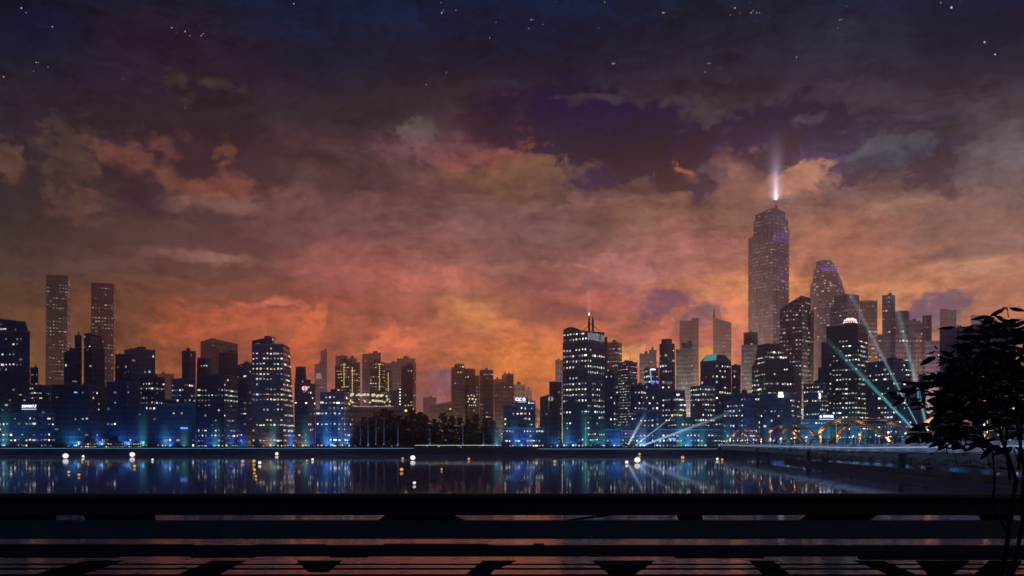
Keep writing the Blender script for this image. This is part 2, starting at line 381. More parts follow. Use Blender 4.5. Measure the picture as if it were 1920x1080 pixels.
for i in range(251): rl.box((-420+i*2.0, 599.5, GZ+0.06), (-419.93+i*2.0, 599.6, GZ+1.0))
rl.build('guard_rail', M_MAST, q)

# ------------------------------------------------------------------ buildings
SECS = []       # (building index, D, polygon in px) for the occlusion buffer
BLD = []
def ray(px): return Vector(((px-CX)/F, 1.0))
def footprint(xl, xc, xr, D, dep):
    """ground corners L, C, R, K from three pixel columns at the nearest depth D"""
    if xc is None:
        L2 = ray(xl)*D; R2 = ray(xr)*D
        e = ray(xr if xr < CX else xl if xl > CX else CX).normalized()*dep
        return [L2, None, R2, R2 + e, L2 + e]
    C2 = ray(xc)*D
    wl, wr = max(1.0, xc-xl), max(1.0, xr-xc)
    th = math.atan2(wr, wl)
    fwd = C2.normalized(); rt = Vector((fwd.y, -fwd.x))
    dl = -math.cos(th)*rt + math.sin(th)*fwd
    dr = math.sin(th)*rt + math.cos(th)*fwd
    def hit(dv, px):
        u = (px-CX)/F
        return C2 + dv*((u*C2.y - C2.x)/(dv.x - dv.y*u))
    L2, R2 = hit(dl, xl), hit(dr, xr)
    return [L2, C2, R2, L2 + R2 - C2]
def zat(py, D): return HC + (HY-py)/F*D

def building(name, label, D, secs, col=NAVY, lit=0.22, pal='front', fh=10.0, cw=7.0, group=None, cat='tower', dep=None,
             gloss=0.35, wtop=0.0, extras=None, roofkit=2, seed=None, wmax=260, trim=True, wscale=1.0):
    idx = len(BLD); rnd = random.Random(seed if seed is not None else 1000+idx)
    k = D/F
    s0 = secs[0]; bx = (s0['x'][0]+s0['x'][-1])/2
    root = empty(name, (P(bx, HY, D).x, D+2, GZ)); tag(root, label, cat, group)
    fhm, cwm = fh*k, cw*k
    wm = wall_mat(col, fhm, cwm, gloss)
    rec = dict(root=root, D=D, faces=[], rnd=rnd, fh=fhm, cw=cwm, lit=lit, pal=pal, wmax=wmax, k=k, secs=[], wscale=wscale)
    for si, s in enumerate(secs):
        X = s['x']; Ds = D + s.get('d', 0.0)
        xl, xc, xr = X if len(X) == 3 else (X[0], None, X[1])
        dp = s.get('dep', dep or max(12.0, 0.6*(xr-xl)*k))
        fp = footprint(xl, xc, xr, Ds, dp)
        tx = s.get('t')            # tapered top columns
        if tx:
            tp = footprint(tx[0], tx[1] if len(tx) == 3 else None, tx[-1], Ds + s.get('td', 0.5), dp*0.85)
        else: tp = fp
        if xc is None: fp = [fp[0], fp[2], fp[3], fp[4]]; tp = [tp[0], tp[2], tp[3], tp[4]]
        ys = s['y']
        zb = zat(s['b'], Ds) if 'b' in s else GZ
        if isinstance(ys, (int, float)): zz = [zat(ys, Ds)]*4
        elif xc is None:
            a, b_ = zat(ys[0], Ds), zat(ys[1], Ds); zz = [a, b_, b_, a]
        else:
            a, c_, b_ = zat(ys[0], tp[0].y), zat(ys[1], tp[1].y), zat(ys[2], tp[2].y)
            zz = [a, c_, b_, a+b_-c_]
        bot = [Vector((p.x, p.y, zb)) for p in fp]; top = [Vector((p.x, p.y, z)) for p, z in zip(tp, zz)]
        verts = bot + top; faces, uvs, fm = [], [], []
        per = 0.0
        for i in range(4):
            j = (i+1) % 4
            w = (bot[j]-bot[i]).length
            faces.append((i, j, 4+j, 4+i))
            uvs.append([(per, bot[i].z), (per+w, bot[j].z), (per+w, top[j].z), (per, top[i].z)]); fm.append(0); per += w
        faces.append((4, 5, 6, 7)); uvs.append([(0, 0)]*4); fm.append(1)
        faces.append((3, 2, 1, 0)); uvs.append([(0, 0)]*4); fm.append(1)
        mesh_obj('wall' if si == 0 else 'upper_wall', verts, faces, None, root, uvs, mats=[wm, M_ROOF], fmat=fm)
        # visible faces carry windows
        vis = [(0, 1)] if xc is None else [(0, 1), (1, 2)]
        nb = len(vis)
        for (i, j) in vis:
            rec['faces'].append((bot[i], bot[j], top[j], top[i], s.get('lit', lit), s.get('pal', pal), zb, s.get('wtop', wtop)))
        rec['secs'].append((bot, top, Ds))
        order = (0, 1) if xc is None else (0, 1, 2)
        poly = [bot[i] for i in order] + [top[i] for i in reversed(order)]
        SECS.append((idx, Ds, [(CX + p.x/p.y*F, HY - (p.z-HC)/p.y*F) for p in poly]))
        # roof edge
        if trim:
            tb = MB(); th_ = max(0.5, 1.1*k); pr = 0.25
            cen = sum(top, Vector())/4
            out = [t + Vector((t.x-cen.x, t.y-cen.y, 0)).normalized()*pr for t in top]
            inn = [t + Vector((cen.x-t.x, cen.y-t.y, 0)).normalized()*max(0.8, 1.2*k) for t in top]
            n = 0
            for i in range(4):
                j = (i+1) % 4
                a = [out[i], out[j], inn[j], inn[i]]
                up = Vector((0, 0, th_))
                tb.prism([p - up*0.6 for p in a], [p + up for p in a])
            tb.build('parapet', M_TRIM, root)
        # plant on the roof
        if roofkit and 'noroof' not in s and not tx:
            for q_ in range(rnd.randint(1, roofkit)):
                f1, f2 = rnd.uniform(0.25, 0.6), rnd.uniform(0.25, 0.6)
                e1, e2 = top[1]-top[0], top[3]-top[0]
                p0 = top[0] + e1*f1 + e2*f2
                u1, u2 = e1*rnd.uniform(0.15, 0.3), e2*rnd.uniform(0.15, 0.3)
                hh = rnd.uniform(1.5, 4.0)*max(1, k*1.6)
                base = [p0, p0+u1, p0+u1+u2, p0+u2]
                lift = min(p.z for p in top)
                MB().prism([Vector((p.x, p.y, lift-1)) for p in base], [Vector((p.x, p.y, p0.z+hh)) for p in base]).build('roof_plant', M_ROOF, root)
                if rnd.random() < 0.35:
                    pm = p0 + (u1+u2)*0.5
                    MB().tube([pm + Vector((0,0,hh-0.5)), pm + Vector((0,0,hh+rnd.uniform(3, 8)*max(1, k)))], [0.16*max(1, k*2), 0.06*max(1, k*2)], 5).build('antenna', M_MAST, root)
    BLD.append(rec)
    return rec
def S(x, y, **kw): d = dict(x=x, y=y); d.update(kw); return d
B = building
TW = 'dark towers along the waterfront'
HZ = 'hazy towers standing far back'

# --- left bank of towers
B('office_tower', 'broad dark tower cut off by the left frame edge', 640, [S((-60, 56), 622, dep=40), S((-60, 53), (592, 604), t=(-60, 48), b=622, d=2, dep=34)], lit=.16, pal='left', fh=9.5, cw=6.5)
B('office_tower', 'stepped block with bright upper rows beside the broad left tower', 700, [S((50, 80, 98), 722, t=(54, 78, 95), dep=30), S((57, 72), 690, d=8, dep=18)], lit=.3, pal='left', fh=9, cw=6)
r_low1 = B('low_office_block', 'low wide office block under the white and blue rooftop lettering at far left', 622, [S((-40, 103), 776, dep=15)], lit=.2, fh=10, cw=7, cat='building')
r_embl = B('office_tower', 'slim dark tower with a pale square emblem and a thin raised slab', 715, [S((120, 146, 153.4), (662, 652, 655)), S((140, 149, 153), 629, d=3, b=665)], lit=.07, pal='left')
B('office_tower', 'slim twin tower with a chamfered glowing purple right side beside the narrow sky slit', 722, [S((157.2, 172, 196), (656, 650, 655)), S((157.6, 171, 195), (627, 625, 630), t=(157.6, 168, 190), d=.8, b=655)], lit=.09, pal='left', col=NAVY2)
B('office_tower', 'square blue topped tower with a lower dark wing on its left', 800, [S((233, 246, 291), 654), S((216, 234), 665, d=14, dep=22)], lit=.07, pal='left', col=(0.03, 0.04, 0.10))
B('office_block', 'dark flat topped block in front of the two slim twin towers', 668, [S((96, 166, 200), 722)], lit=.05, pal='left', cat='building')
B('office_block', 'wide dark block under the square blue topped tower', 668, [S((200, 238, 264), 716)], lit=.07, pal='left', cat='building')
B('office_tower', 'dark tower with dense rows of white windows near its top', 690, [S((262, 288, 309), 707)], lit=.4, pal='left', fh=9, cw=5.5)
r_blue = B('office_tower', 'tower with a bright blue right side and many white windows', 694, [S((320, 345, 367), 710, t=(322, 345, 366))], lit=.42, pal='left', fh=9.5, cw=5.5, col=(0.05, 0.06, 0.13))
r_vis = B('low_office_block', 'low riverside block with a small blue sign', 655, [S((264, 366), 758, dep=14)], lit=.14, fh=10, cw=7, cat='building')
B('office_tower', 'narrow plain tower with a blue right face behind the blue sided tower', 830, [S((341, 356, 367), 658)], lit=.02, pal='left', col=(0.03, 0.045, 0.12))
B('office_tower', 'narrow dark tower with a slightly leaning top left of the brown glass cube', 775, [S((364, 386, 397), 671, t=(370, 386, 396))], lit=.08, pal='left')
B('office_block', 'broad dark block with two full rows of lit windows below the brown glass cube', 715, [S((370, 420, 446), 703)], lit=.3, pal='left', fh=9.5, cw=6, cat='building')
B('hazy_tower', 'translucent looking brown glass cube rising behind dark towers', 1450, [S((376, 397, 446), (642, 635, 646))], col=BROWN, lit=.01, pal='far', gloss=.5, roofkit=0)
B('office_tower', 'dark tower with a blue right face in front of the brown glass cube', 860, [S((410, 428, 446), 661)], lit=.1, pal='left', col=(0.03, 0.04, 0.10))
B('office_tower', 'dark tower with a sloped shoulder left of the big tapering tower', 790, [S((443, 462, 476), (687, 680, 682))], lit=.16, pal='left')
B('skyscraper', 'big dark tower with a tapering right side and a raised slab on its left', 660, [S((472, 531, 554), 646, t=(472, 531, 543)), S((472.5, 510, 516), (640, 632, 634), d=3, b=650)], lit=.36, pal='warm', fh=9.6, cw=6.6, cat='tower')
r_disc = B('office_tower', 'plain dark tower carrying a round split pink emblem', 700, [S((552, 577, 591.5), 719), S((553, 565, 575), 688, t=(554.5, 564, 573), d=5, b=720)], lit=.1)
r_r18 = B('office_block', 'dark stepped block with sparse white windows beside the park trees', 640, [S((600, 645, 656), 736, dep=20), S((592, 640, 662), 768, d=-3, dep=22)], lit=.26, pal='front', fh=10, cw=7.5, cat='building')
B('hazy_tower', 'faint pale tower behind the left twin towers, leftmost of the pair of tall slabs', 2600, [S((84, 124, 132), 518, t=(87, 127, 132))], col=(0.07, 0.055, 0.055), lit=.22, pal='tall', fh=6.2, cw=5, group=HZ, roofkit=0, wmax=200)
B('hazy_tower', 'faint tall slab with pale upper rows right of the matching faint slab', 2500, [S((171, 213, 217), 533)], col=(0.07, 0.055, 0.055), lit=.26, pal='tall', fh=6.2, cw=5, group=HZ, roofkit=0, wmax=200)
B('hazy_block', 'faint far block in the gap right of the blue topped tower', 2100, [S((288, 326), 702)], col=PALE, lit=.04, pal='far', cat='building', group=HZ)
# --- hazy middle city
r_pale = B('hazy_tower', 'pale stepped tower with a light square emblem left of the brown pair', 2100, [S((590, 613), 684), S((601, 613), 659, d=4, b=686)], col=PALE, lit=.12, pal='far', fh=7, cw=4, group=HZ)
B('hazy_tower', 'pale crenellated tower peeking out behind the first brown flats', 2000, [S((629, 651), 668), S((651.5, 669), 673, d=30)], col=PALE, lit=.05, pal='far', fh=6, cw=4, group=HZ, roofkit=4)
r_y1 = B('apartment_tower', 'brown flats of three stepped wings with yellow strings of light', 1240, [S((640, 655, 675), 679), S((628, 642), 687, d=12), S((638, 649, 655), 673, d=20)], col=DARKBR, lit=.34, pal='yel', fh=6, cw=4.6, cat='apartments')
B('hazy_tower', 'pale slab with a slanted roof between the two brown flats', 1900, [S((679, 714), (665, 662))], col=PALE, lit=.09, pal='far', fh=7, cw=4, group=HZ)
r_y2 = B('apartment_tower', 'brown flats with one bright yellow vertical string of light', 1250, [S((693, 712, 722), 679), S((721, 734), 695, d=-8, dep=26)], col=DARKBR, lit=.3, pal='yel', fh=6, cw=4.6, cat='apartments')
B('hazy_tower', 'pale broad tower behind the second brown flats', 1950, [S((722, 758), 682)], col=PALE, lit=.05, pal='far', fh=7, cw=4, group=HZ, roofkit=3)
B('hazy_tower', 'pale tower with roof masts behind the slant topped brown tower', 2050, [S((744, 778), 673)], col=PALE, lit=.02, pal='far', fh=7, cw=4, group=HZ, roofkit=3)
B('apartment_tower', 'plain brown tower with a slanted roof at the right end of the terrace', 1200, [S((752, 774, 780), (690, 682, 681))], col=(0.075, 0.045, 0.035), lit=.1, pal='warm', fh=6.5, cw=5, cat='apartments')
r_m8 = B('apartment_block', 'lower brown block with one vertical line of white lamps', 1165, [S((733, 757), (734, 728), dep=14)], col=(0.06, 0.042, 0.038), lit=.06, pal='warm', cat='apartments', roofkit=0)
r_terr = B('terrace_building', 'long brown terrace building with glowing round lamps along its top', 1120, [S((648, 752), 763, dep=30)], col=(0.075, 0.048, 0.04), lit=.03, pal='warm', cat='building', roofkit=0)
B('hazy_block', 'brown wall of a lower building behind the park trees', 1090, [S((735, 800), 778, dep=20)], col=(0.07, 0.045, 0.042), lit=.05, pal='warm', cat='building', roofkit=0)
B('hazy_block', 'tiny pale block in the far gap above the park trees', 2300, [S((793, 818), 746)], col=PALE, lit=.0, pal='far', cat='building', group=HZ)
B('apartment_block', 'long low brown block with a sloping roof edge above the park trees', 1230, [S((805, 848), (762, 753))], col=BROWN, lit=.05, pal='warm', cat='apartments', roofkit=0)
r_m11 = B('apartment_tower', 'brown tower with rounded shoulder and warm glowing corner', 1290, [S((846, 872), 690, dep=26), S((850, 871), 683, t=(853, 870), b=691, d=1), S((871.5, 880, 891), 692, d=10), S((890, 899), 705, d=2)], col=BROWN, lit=.12, pal='yel', fh=7, cw=5, cat='apartments', roofkit=0)
B('apartment_tower', 'dark brown tower with vertical light lines right of the rounded brown tower', 1180, [S((899.5, 906, 925), 694)], col=(0.05, 0.035, 0.03), lit=.13, pal='pink', fh=8, cw=5, cat='apartments')
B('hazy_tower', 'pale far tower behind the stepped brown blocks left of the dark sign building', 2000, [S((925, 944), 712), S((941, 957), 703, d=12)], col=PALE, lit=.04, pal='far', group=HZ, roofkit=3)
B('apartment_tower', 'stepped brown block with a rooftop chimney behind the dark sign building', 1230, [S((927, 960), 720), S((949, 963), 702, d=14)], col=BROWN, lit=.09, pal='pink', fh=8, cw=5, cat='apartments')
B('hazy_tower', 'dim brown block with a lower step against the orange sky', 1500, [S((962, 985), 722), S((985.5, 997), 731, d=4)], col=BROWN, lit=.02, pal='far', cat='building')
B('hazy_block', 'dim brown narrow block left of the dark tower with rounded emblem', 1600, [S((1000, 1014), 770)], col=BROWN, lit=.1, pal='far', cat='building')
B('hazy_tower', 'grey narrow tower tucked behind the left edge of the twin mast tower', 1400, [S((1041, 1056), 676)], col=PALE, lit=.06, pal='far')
# --- centre
r_sign = B('office_block', 'dark block with a white bank sign and red roundel on its roof', 644, [S((944, 989, 1004), 758, dep=20), S((990.5, 1004), 753, d=6, dep=8)], lit=.2, col=(0.035, 0.05, 0.10), cat='building', roofkit=0)
B('low_office_block', 'low dark block at the foot of the bank sign building', 628, [S((942, 1020), (803, 803), dep=10)], lit=.26, cat='building', fh=9, cw=5.5)
r_oval = B('office_tower', 'smooth black tower with a faint round emblem left of the twin mast tower', 700, [S((1028, 1046, 1054), 716, t=(1030, 1046, 1053)), S((1012.5, 1029), (746, 741), d=4, dep=18)], lit=.08, col=(0.03, 0.03, 0.034), roofkit=0)
r_ctr = B('skyscraper', 'tall dark tower with twin masts and a curved crown in the centre', 655, [S((1055, 1101, 1134), 640), S((1056, 1101.3, 1133), (620, 622, 624), d=.6, b=640)], lit=.34, fh=10.6, cw=6.6, wmax=330, roofkit=0, col=(0.03, 0.035, 0.06))
B('hazy_tower', 'slim dark slab squeezed against the right side of the twin mast tower', 800, [S((1131, 1138.5), 633)], col=NAVY2, lit=.05, roofkit=0)
B('apartment_tower', 'brown tower with pink lit windows behind the twin mast tower', 1150, [S((1138, 1158, 1166), 642)], col=DARKBR, lit=.35, pal='pink', fh=8, cw=5)
B('office_tower', 'dark tower with a grey right corner just right of the twin mast tower', 735, [S((1133.5, 1150, 1159), 699)], lit=.2)
B('office_tower', 'tower with finely dotted windows and a lilac right face', 770, [S((1158.5, 1177, 1195), 679)], lit=.5, fh=5.2, cw=4, col=PURP, pal='front', wmax=300, wscale=.8)
B('hazy_tower', 'pale grey stepped tower behind the finely dotted tower', 1400, [S((1199, 1219), 664), S((1217, 1231), 657, d=10)], col=(0.14, 0.13, 0.13), lit=.2, pal='far', fh=7, cw=5)
r_n7 = B('office_tower', 'dark tower with a cyan edge strip and a blue glowing middle', 745, [S((1207.5, 1214, 1237), 690, t=(1208, 1214, 1235))], lit=.3, col=(0.035, 0.045, 0.11))
r_n8 = B('office_tower', 'slim tower with a lilac right face and faint lettering low on its front', 782, [S((1234.5, 1251, 1267), 644, t=(1236.5, 1251, 1265)), S((1240, 1250, 1260), 636, d=4, b=646, noroof=1)], lit=.2, col=PURP)
B('office_block', 'dark block with green tinted windows below the dotted tower', 700, [S((1182, 1202, 1211), 722)], lit=.35, pal='front', cat='building')
B('office_tower', 'dark tower whose right side steps outward towards its foot', 668, [S((1240.5, 1268, 1291), 732, t=(1241.5, 1268, 1284)), S((1270, 1303), 783, d=-8, dep=20)], lit=.42, fh=9.6, cw=6.5)
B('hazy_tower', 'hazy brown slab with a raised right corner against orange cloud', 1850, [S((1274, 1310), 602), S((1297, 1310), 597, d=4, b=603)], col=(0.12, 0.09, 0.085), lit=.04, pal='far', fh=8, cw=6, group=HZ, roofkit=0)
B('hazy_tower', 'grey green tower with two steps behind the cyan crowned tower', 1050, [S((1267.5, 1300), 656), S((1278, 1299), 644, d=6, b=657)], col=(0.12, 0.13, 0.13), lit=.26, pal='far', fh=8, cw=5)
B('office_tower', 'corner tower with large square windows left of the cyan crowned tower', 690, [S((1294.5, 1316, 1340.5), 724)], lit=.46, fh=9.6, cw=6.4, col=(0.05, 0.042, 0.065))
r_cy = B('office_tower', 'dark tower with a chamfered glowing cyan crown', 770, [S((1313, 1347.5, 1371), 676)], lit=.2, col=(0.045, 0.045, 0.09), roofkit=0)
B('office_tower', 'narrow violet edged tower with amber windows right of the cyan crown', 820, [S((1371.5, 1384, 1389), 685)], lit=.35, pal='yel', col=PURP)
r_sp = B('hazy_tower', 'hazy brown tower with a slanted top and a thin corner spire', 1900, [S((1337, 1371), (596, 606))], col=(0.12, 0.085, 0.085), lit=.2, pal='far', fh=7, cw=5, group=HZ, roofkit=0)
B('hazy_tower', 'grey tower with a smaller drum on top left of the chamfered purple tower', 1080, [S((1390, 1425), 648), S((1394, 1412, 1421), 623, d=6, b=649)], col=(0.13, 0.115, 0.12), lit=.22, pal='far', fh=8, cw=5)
r_n13 = B('skyscraper', 'dark tower with a chamfered crown and a purple flank sloping to the right', 830, [S((1408, 1435, 1500), 682, t=(1410, 1435, 1487)), S((1412, 1436, 1484), 652, t=(1420, 1438, 1465), b=683, d=2), S((1420, 1438.5, 1464.5), 645, b=653, d=4)], lit=.3, fh=9, cw=6, col=PURP, cat='tower', roofkit=0)
B('office_block', 'blue riverside block with a chamfered left shoulder behind the smallest bridge arch', 662, [S((1356.5, 1400, 1419), 752), S((1370, 1400.2, 1416), 738, d=1.5, b=753)], lit=.26, fh=9.4, cw=5.6, cat='building', col=(0.045, 0.055, 0.11))
r_shirt = B('office_block', 'blue grey block with a white square emblem at its top edge', 672, [S((1424.5, 1482, 1499), 737)], lit=.2, fh=9.4, cw=6, cat='building', col=(0.045, 0.05, 0.10))
B('office_block', 'small tower with a vertical white sign and yellowish windows', 676, [S((1506.5, 1537, 1553), 719)], lit=.45, pal='warm', fh=8.5, cw=5.5, cat='building', col=NAVY2)
# --- right bank
r_T = B('skyscraper', 'tallest skyscraper with stepped crown and needle spire under a light beam', 2500, [
    S((1404, 1449, 1478), (448, 428, 430)), S((1413.5, 1449.5, 1477), (416, 398, 414), d=6, b=450), S((1417, 1450, 1471.5), (404, 390, 398), d=14, b=440)],
    col=(0.13, 0.095, 0.09), lit=.34, pal='tall', fh=6.2, cw=5.2, cat='skyscraper', wmax=560, roofkit=0)
B('office_tower', 'dark brown tower with a steep slanted top in front of the tallest skyscraper', 1020, [S((1462, 1503, 1520), (580, 555, 560)), S((1519, 1526), 585, d=14, dep=12)], col=(0.06, 0.045, 0.045), lit=.24, pal='pink', fh=8, cw=5.5)
B('office_tower', 'dark blue green tower with a low left step behind the domed tower', 1060, [S((1564, 1588, 1611), 552), S((1557, 1566), 575, d=14, dep=20)], col=(0.05, 0.06, 0.075), lit=.26, pal='far', fh=8, cw=5.5)
B('apartment_tower', 'reddish tower with warm windows attached right of the blue green tower', 1140, [S((1611.5, 1645), 565)], col=(0.10, 0.06, 0.055), lit=.3, pal='pink', fh=8, cw=5.5)
r_dome = B('skyscraper', 'dark stepped tower crowned by a small glowing pink dome', 770, [S((1549, 1608, 1628), 608, t=(1549, 1608, 1627)), S((1540, 1560), 642, d=3, dep=20), S((1534, 1556), 690, d=1.5, dep=22)], lit=.34, fh=9, cw=5.6, wmax=320, col=(0.042, 0.036, 0.05), cat='tower', roofkit=0, wtop=.12)
B('office_tower', 'wide dark tower with rows of bright windows crossed by the searchlights', 715, [S((1623.5, 1674, 1709), 676)], lit=.3, fh=9, cw=6, col=(0.045, 0.045, 0.075))
B('office_tower', 'slim dark tower with a rounded corner among the pinkish blocks', 1110, [S((1654, 1670, 1678.5), 553)], col=(0.06, 0.05, 0.065), lit=.1, pal='pink', fh=8, cw=5)
r_drum = B('office_tower', 'pinkish drum topped tower right of the slim dark tower', 1260, [S((1678, 1691, 1704), 586)], col=(0.13, 0.10, 0.11), lit=.22, pal='pink', fh=8, cw=5, roofkit=0)
B('office_block', 'grey block with a slanted roof between the drum tower and the second slim tower', 1330, [S((1703, 1731), (600, 607))], col=(0.11, 0.09, 0.11), lit=.05, pal='pink', cat='building')
B('office_tower', 'second slim dark tower with a lilac right face, right of the grey block', 1290, [S((1729, 1736, 1747), 592)], col=PURP, lit=.16, pal='pink', fh=8, cw=5, roofkit=0)
B('apartment_block', 'massive reddish block with scattered windows behind the searchlights', 1170, [S((1640, 1729), 628, dep=40)], col=(0.11, 0.07, 0.075), lit=.16, pal='pink', fh=9, cw=6, cat='building')
B('apartment_block', 'lilac block with a row of tiny roof lights beside the plain blue slab', 1180, [S((1729.5, 1763), 640, dep=34)], col=(0.12, 0.09, 0.12), lit=.16, pal='pink', fh=9, cw=6, cat='building')
B('hazy_tower', 'hazy violet slab with a raised left half above the plain blue slab', 1900, [S((1762, 1779), 580), S((1779.3, 1793), 582, d=6)], col=(0.12, 0.10, 0.14), lit=.1, pal='far', fh=9, cw=7, group=HZ, roofkit=0)
B('hazy_tower', 'hazy violet slab mostly hidden behind the leafy foreground tree', 1950, [S((1820, 1850), 592)], col=(0.12, 0.10, 0.14), lit=.04, pal='far', group=HZ, roofkit=0)
B('office_tower', 'plain dark blue slab rising behind the leafy foreground tree', 840, [S((1762, 1905), (618, 603), dep=34)], col=(0.05, 0.06, 0.15), lit=.02, roofkit=0)
B('office_block', 'violet riverside building with lit rows seen through the foreground tree', 690, [S((1840, 1990), 700, dep=40)], col=(0.07, 0.07, 0.15), lit=.16, fh=10, cw=7, cat='building', roofkit=0)
B('office_block', 'small plain dark block beside the steepest searchlight beam', 760, [S((1722, 1736), 702, dep=14)], col=(0.05, 0.06, 0.11), lit=.0, cat='building', roofkit=0)
B('office_block', 'pale narrow lit slab right of the wide dark tower', 800, [S((1708.5, 1722.5), 716, dep=10)], col=(0.3, 0.28, 0.32), lit=.0, cat='building', roofkit=0)
B('office_block', 'dim blue long block behind the last bridge arch', 722, [S((1711, 1838), 776, dep=24)], col=(0.06, 0.07, 0.12), lit=.06, cat='building', roofkit=0)
r_tow = B('low_office_block', 'low riverside block with a white lettered sign over a light strip', 634, [S((1500, 1566), 787, dep=22)], lit=.24, fh=8.5, cw=5.5, cat='building', col=(0.05, 0.06, 0.10), roofkit=0)
B('low_office_block', 'low riverside block below the wide dark tower behind the largest arch', 640, [S((1567, 1640), 800, dep=22)], lit=.34, fh=8, cw=5.5, cat='building', roofkit=0)
r_uni = B('low_office_block', 'low blue lit block with a small bright blue sign behind the searchlight fan', 630, [S((1228, 1352), 806, dep=22)], lit=.3, fh=9.4, cw=6.5, cat='building', roofkit=0, col=(0.025, 0.03, 0.06))
B('glass_hall', 'small bright glass hall at the foot of the searchlight fan', 624, [S((1166.5, 1190), 808, dep=14)], lit=.75, fh=6, cw=4.5, cat='building', roofkit=0, col=(0.08, 0.10, 0.16))
B('low_office_block', 'low dark block with cyan lamps right of the twin mast tower', 632, [S((1136, 1165), 806, dep=18)], lit=.3, fh=9, cw=6, cat='building', roofkit=0)
B('low_office_block', 'low dark block between the glass hall and the blue sign block', 655, [S((1191, 1227), 770, dep=18)], lit=.34, fh=9.4, cw=6, cat='building', roofkit=0)
B('lit_arcade', 'long low glass arcade glowing white along the left quay', 612, [S((146, 270), 829, dep=6)], lit=.95, fh=5.0, cw=4.2, cat='building', roofkit=0, pal='front', col=(0.08, 0.10, 0.14))
B('lit_pavilion', 'small lit pavilion raised behind the long glass arcade', 621, [S((199, 222), 818, dep=6)], lit=.8, fh=6, cw=4, cat='building', roofkit=0, pal='front', col=(0.08, 0.10, 0.14))

# footprint clash report
def _bb(r): 
    pts = [p for b, t, _ in r['secs'] for p in b]
    return pts
def sat(a, b):
    for poly in (a, b):
        n = len(poly)
        for i in range(n):
            e = poly[(i+1) % n] - poly[i]; ax = Vector((-e.y, e.x)); 
            if ax.length < 1e-6: continue
            pa = [ax.dot(Vector((p.x, p.y))) for p in a]; pb = [ax.dot(Vector((p.x, p.y))) for p in b]
            if max(pa) <= min(pb)+1e-3*ax.length or max(pb) <= min(pa)+1e-3*ax.length: return False
    return True
for i in range(len(BLD)):
    for j in range(i):
        hit = False
        for b1, t1, _ in BLD[i]['secs']:
            for b2, t2, _ in BLD[j]['secs']:
                q1 = [Vector((p.x, p.y)) for p in b1]; q2 = [Vector((p.x, p.y)) for p in b2]
                if sat(q1, q2): hit = True
        if hit: print('CLASH', round(BLD[j]['D']), BLD[j]['root']['label'], '|', round(BLD[i]['D']), BLD[i]['root']['label'])

# --- occlusion buffer so windows nobody sees are left out
W2, H2 = 960, 540
zbuf = np.full((H2, W2), 1e9)
yy, xx = np.mgrid[0:H2, 0:W2]; yy = yy*2+1; xx = xx*2+1
for idx, Ds, poly in SECS:
    inside = np.ones((H2, W2), bool); n = len(poly)
    xs = [p[0] for p in poly]; ysx = [p[1] for p in poly]
    # polygons are x-monotone: compare with the upper and lower chain
    h = n//2; low = poly[:h]; up = poly[h:][::-1]
    lx = [p[0] for p in low]; ly = [p[1] for p in low]; ux = [p[0] for p in up]; uy = [p[1] for p in up]
    uu = np.interp(np.arange(W2)*2+1, ux, uy); lo = max(ly)
    m = (xx >= min(lx)) & (xx <= max(lx)) & (yy >= uu[None, :]) & (yy <= lo)
    zbuf = np.where(m & (Ds < zbuf), Ds, zbuf)

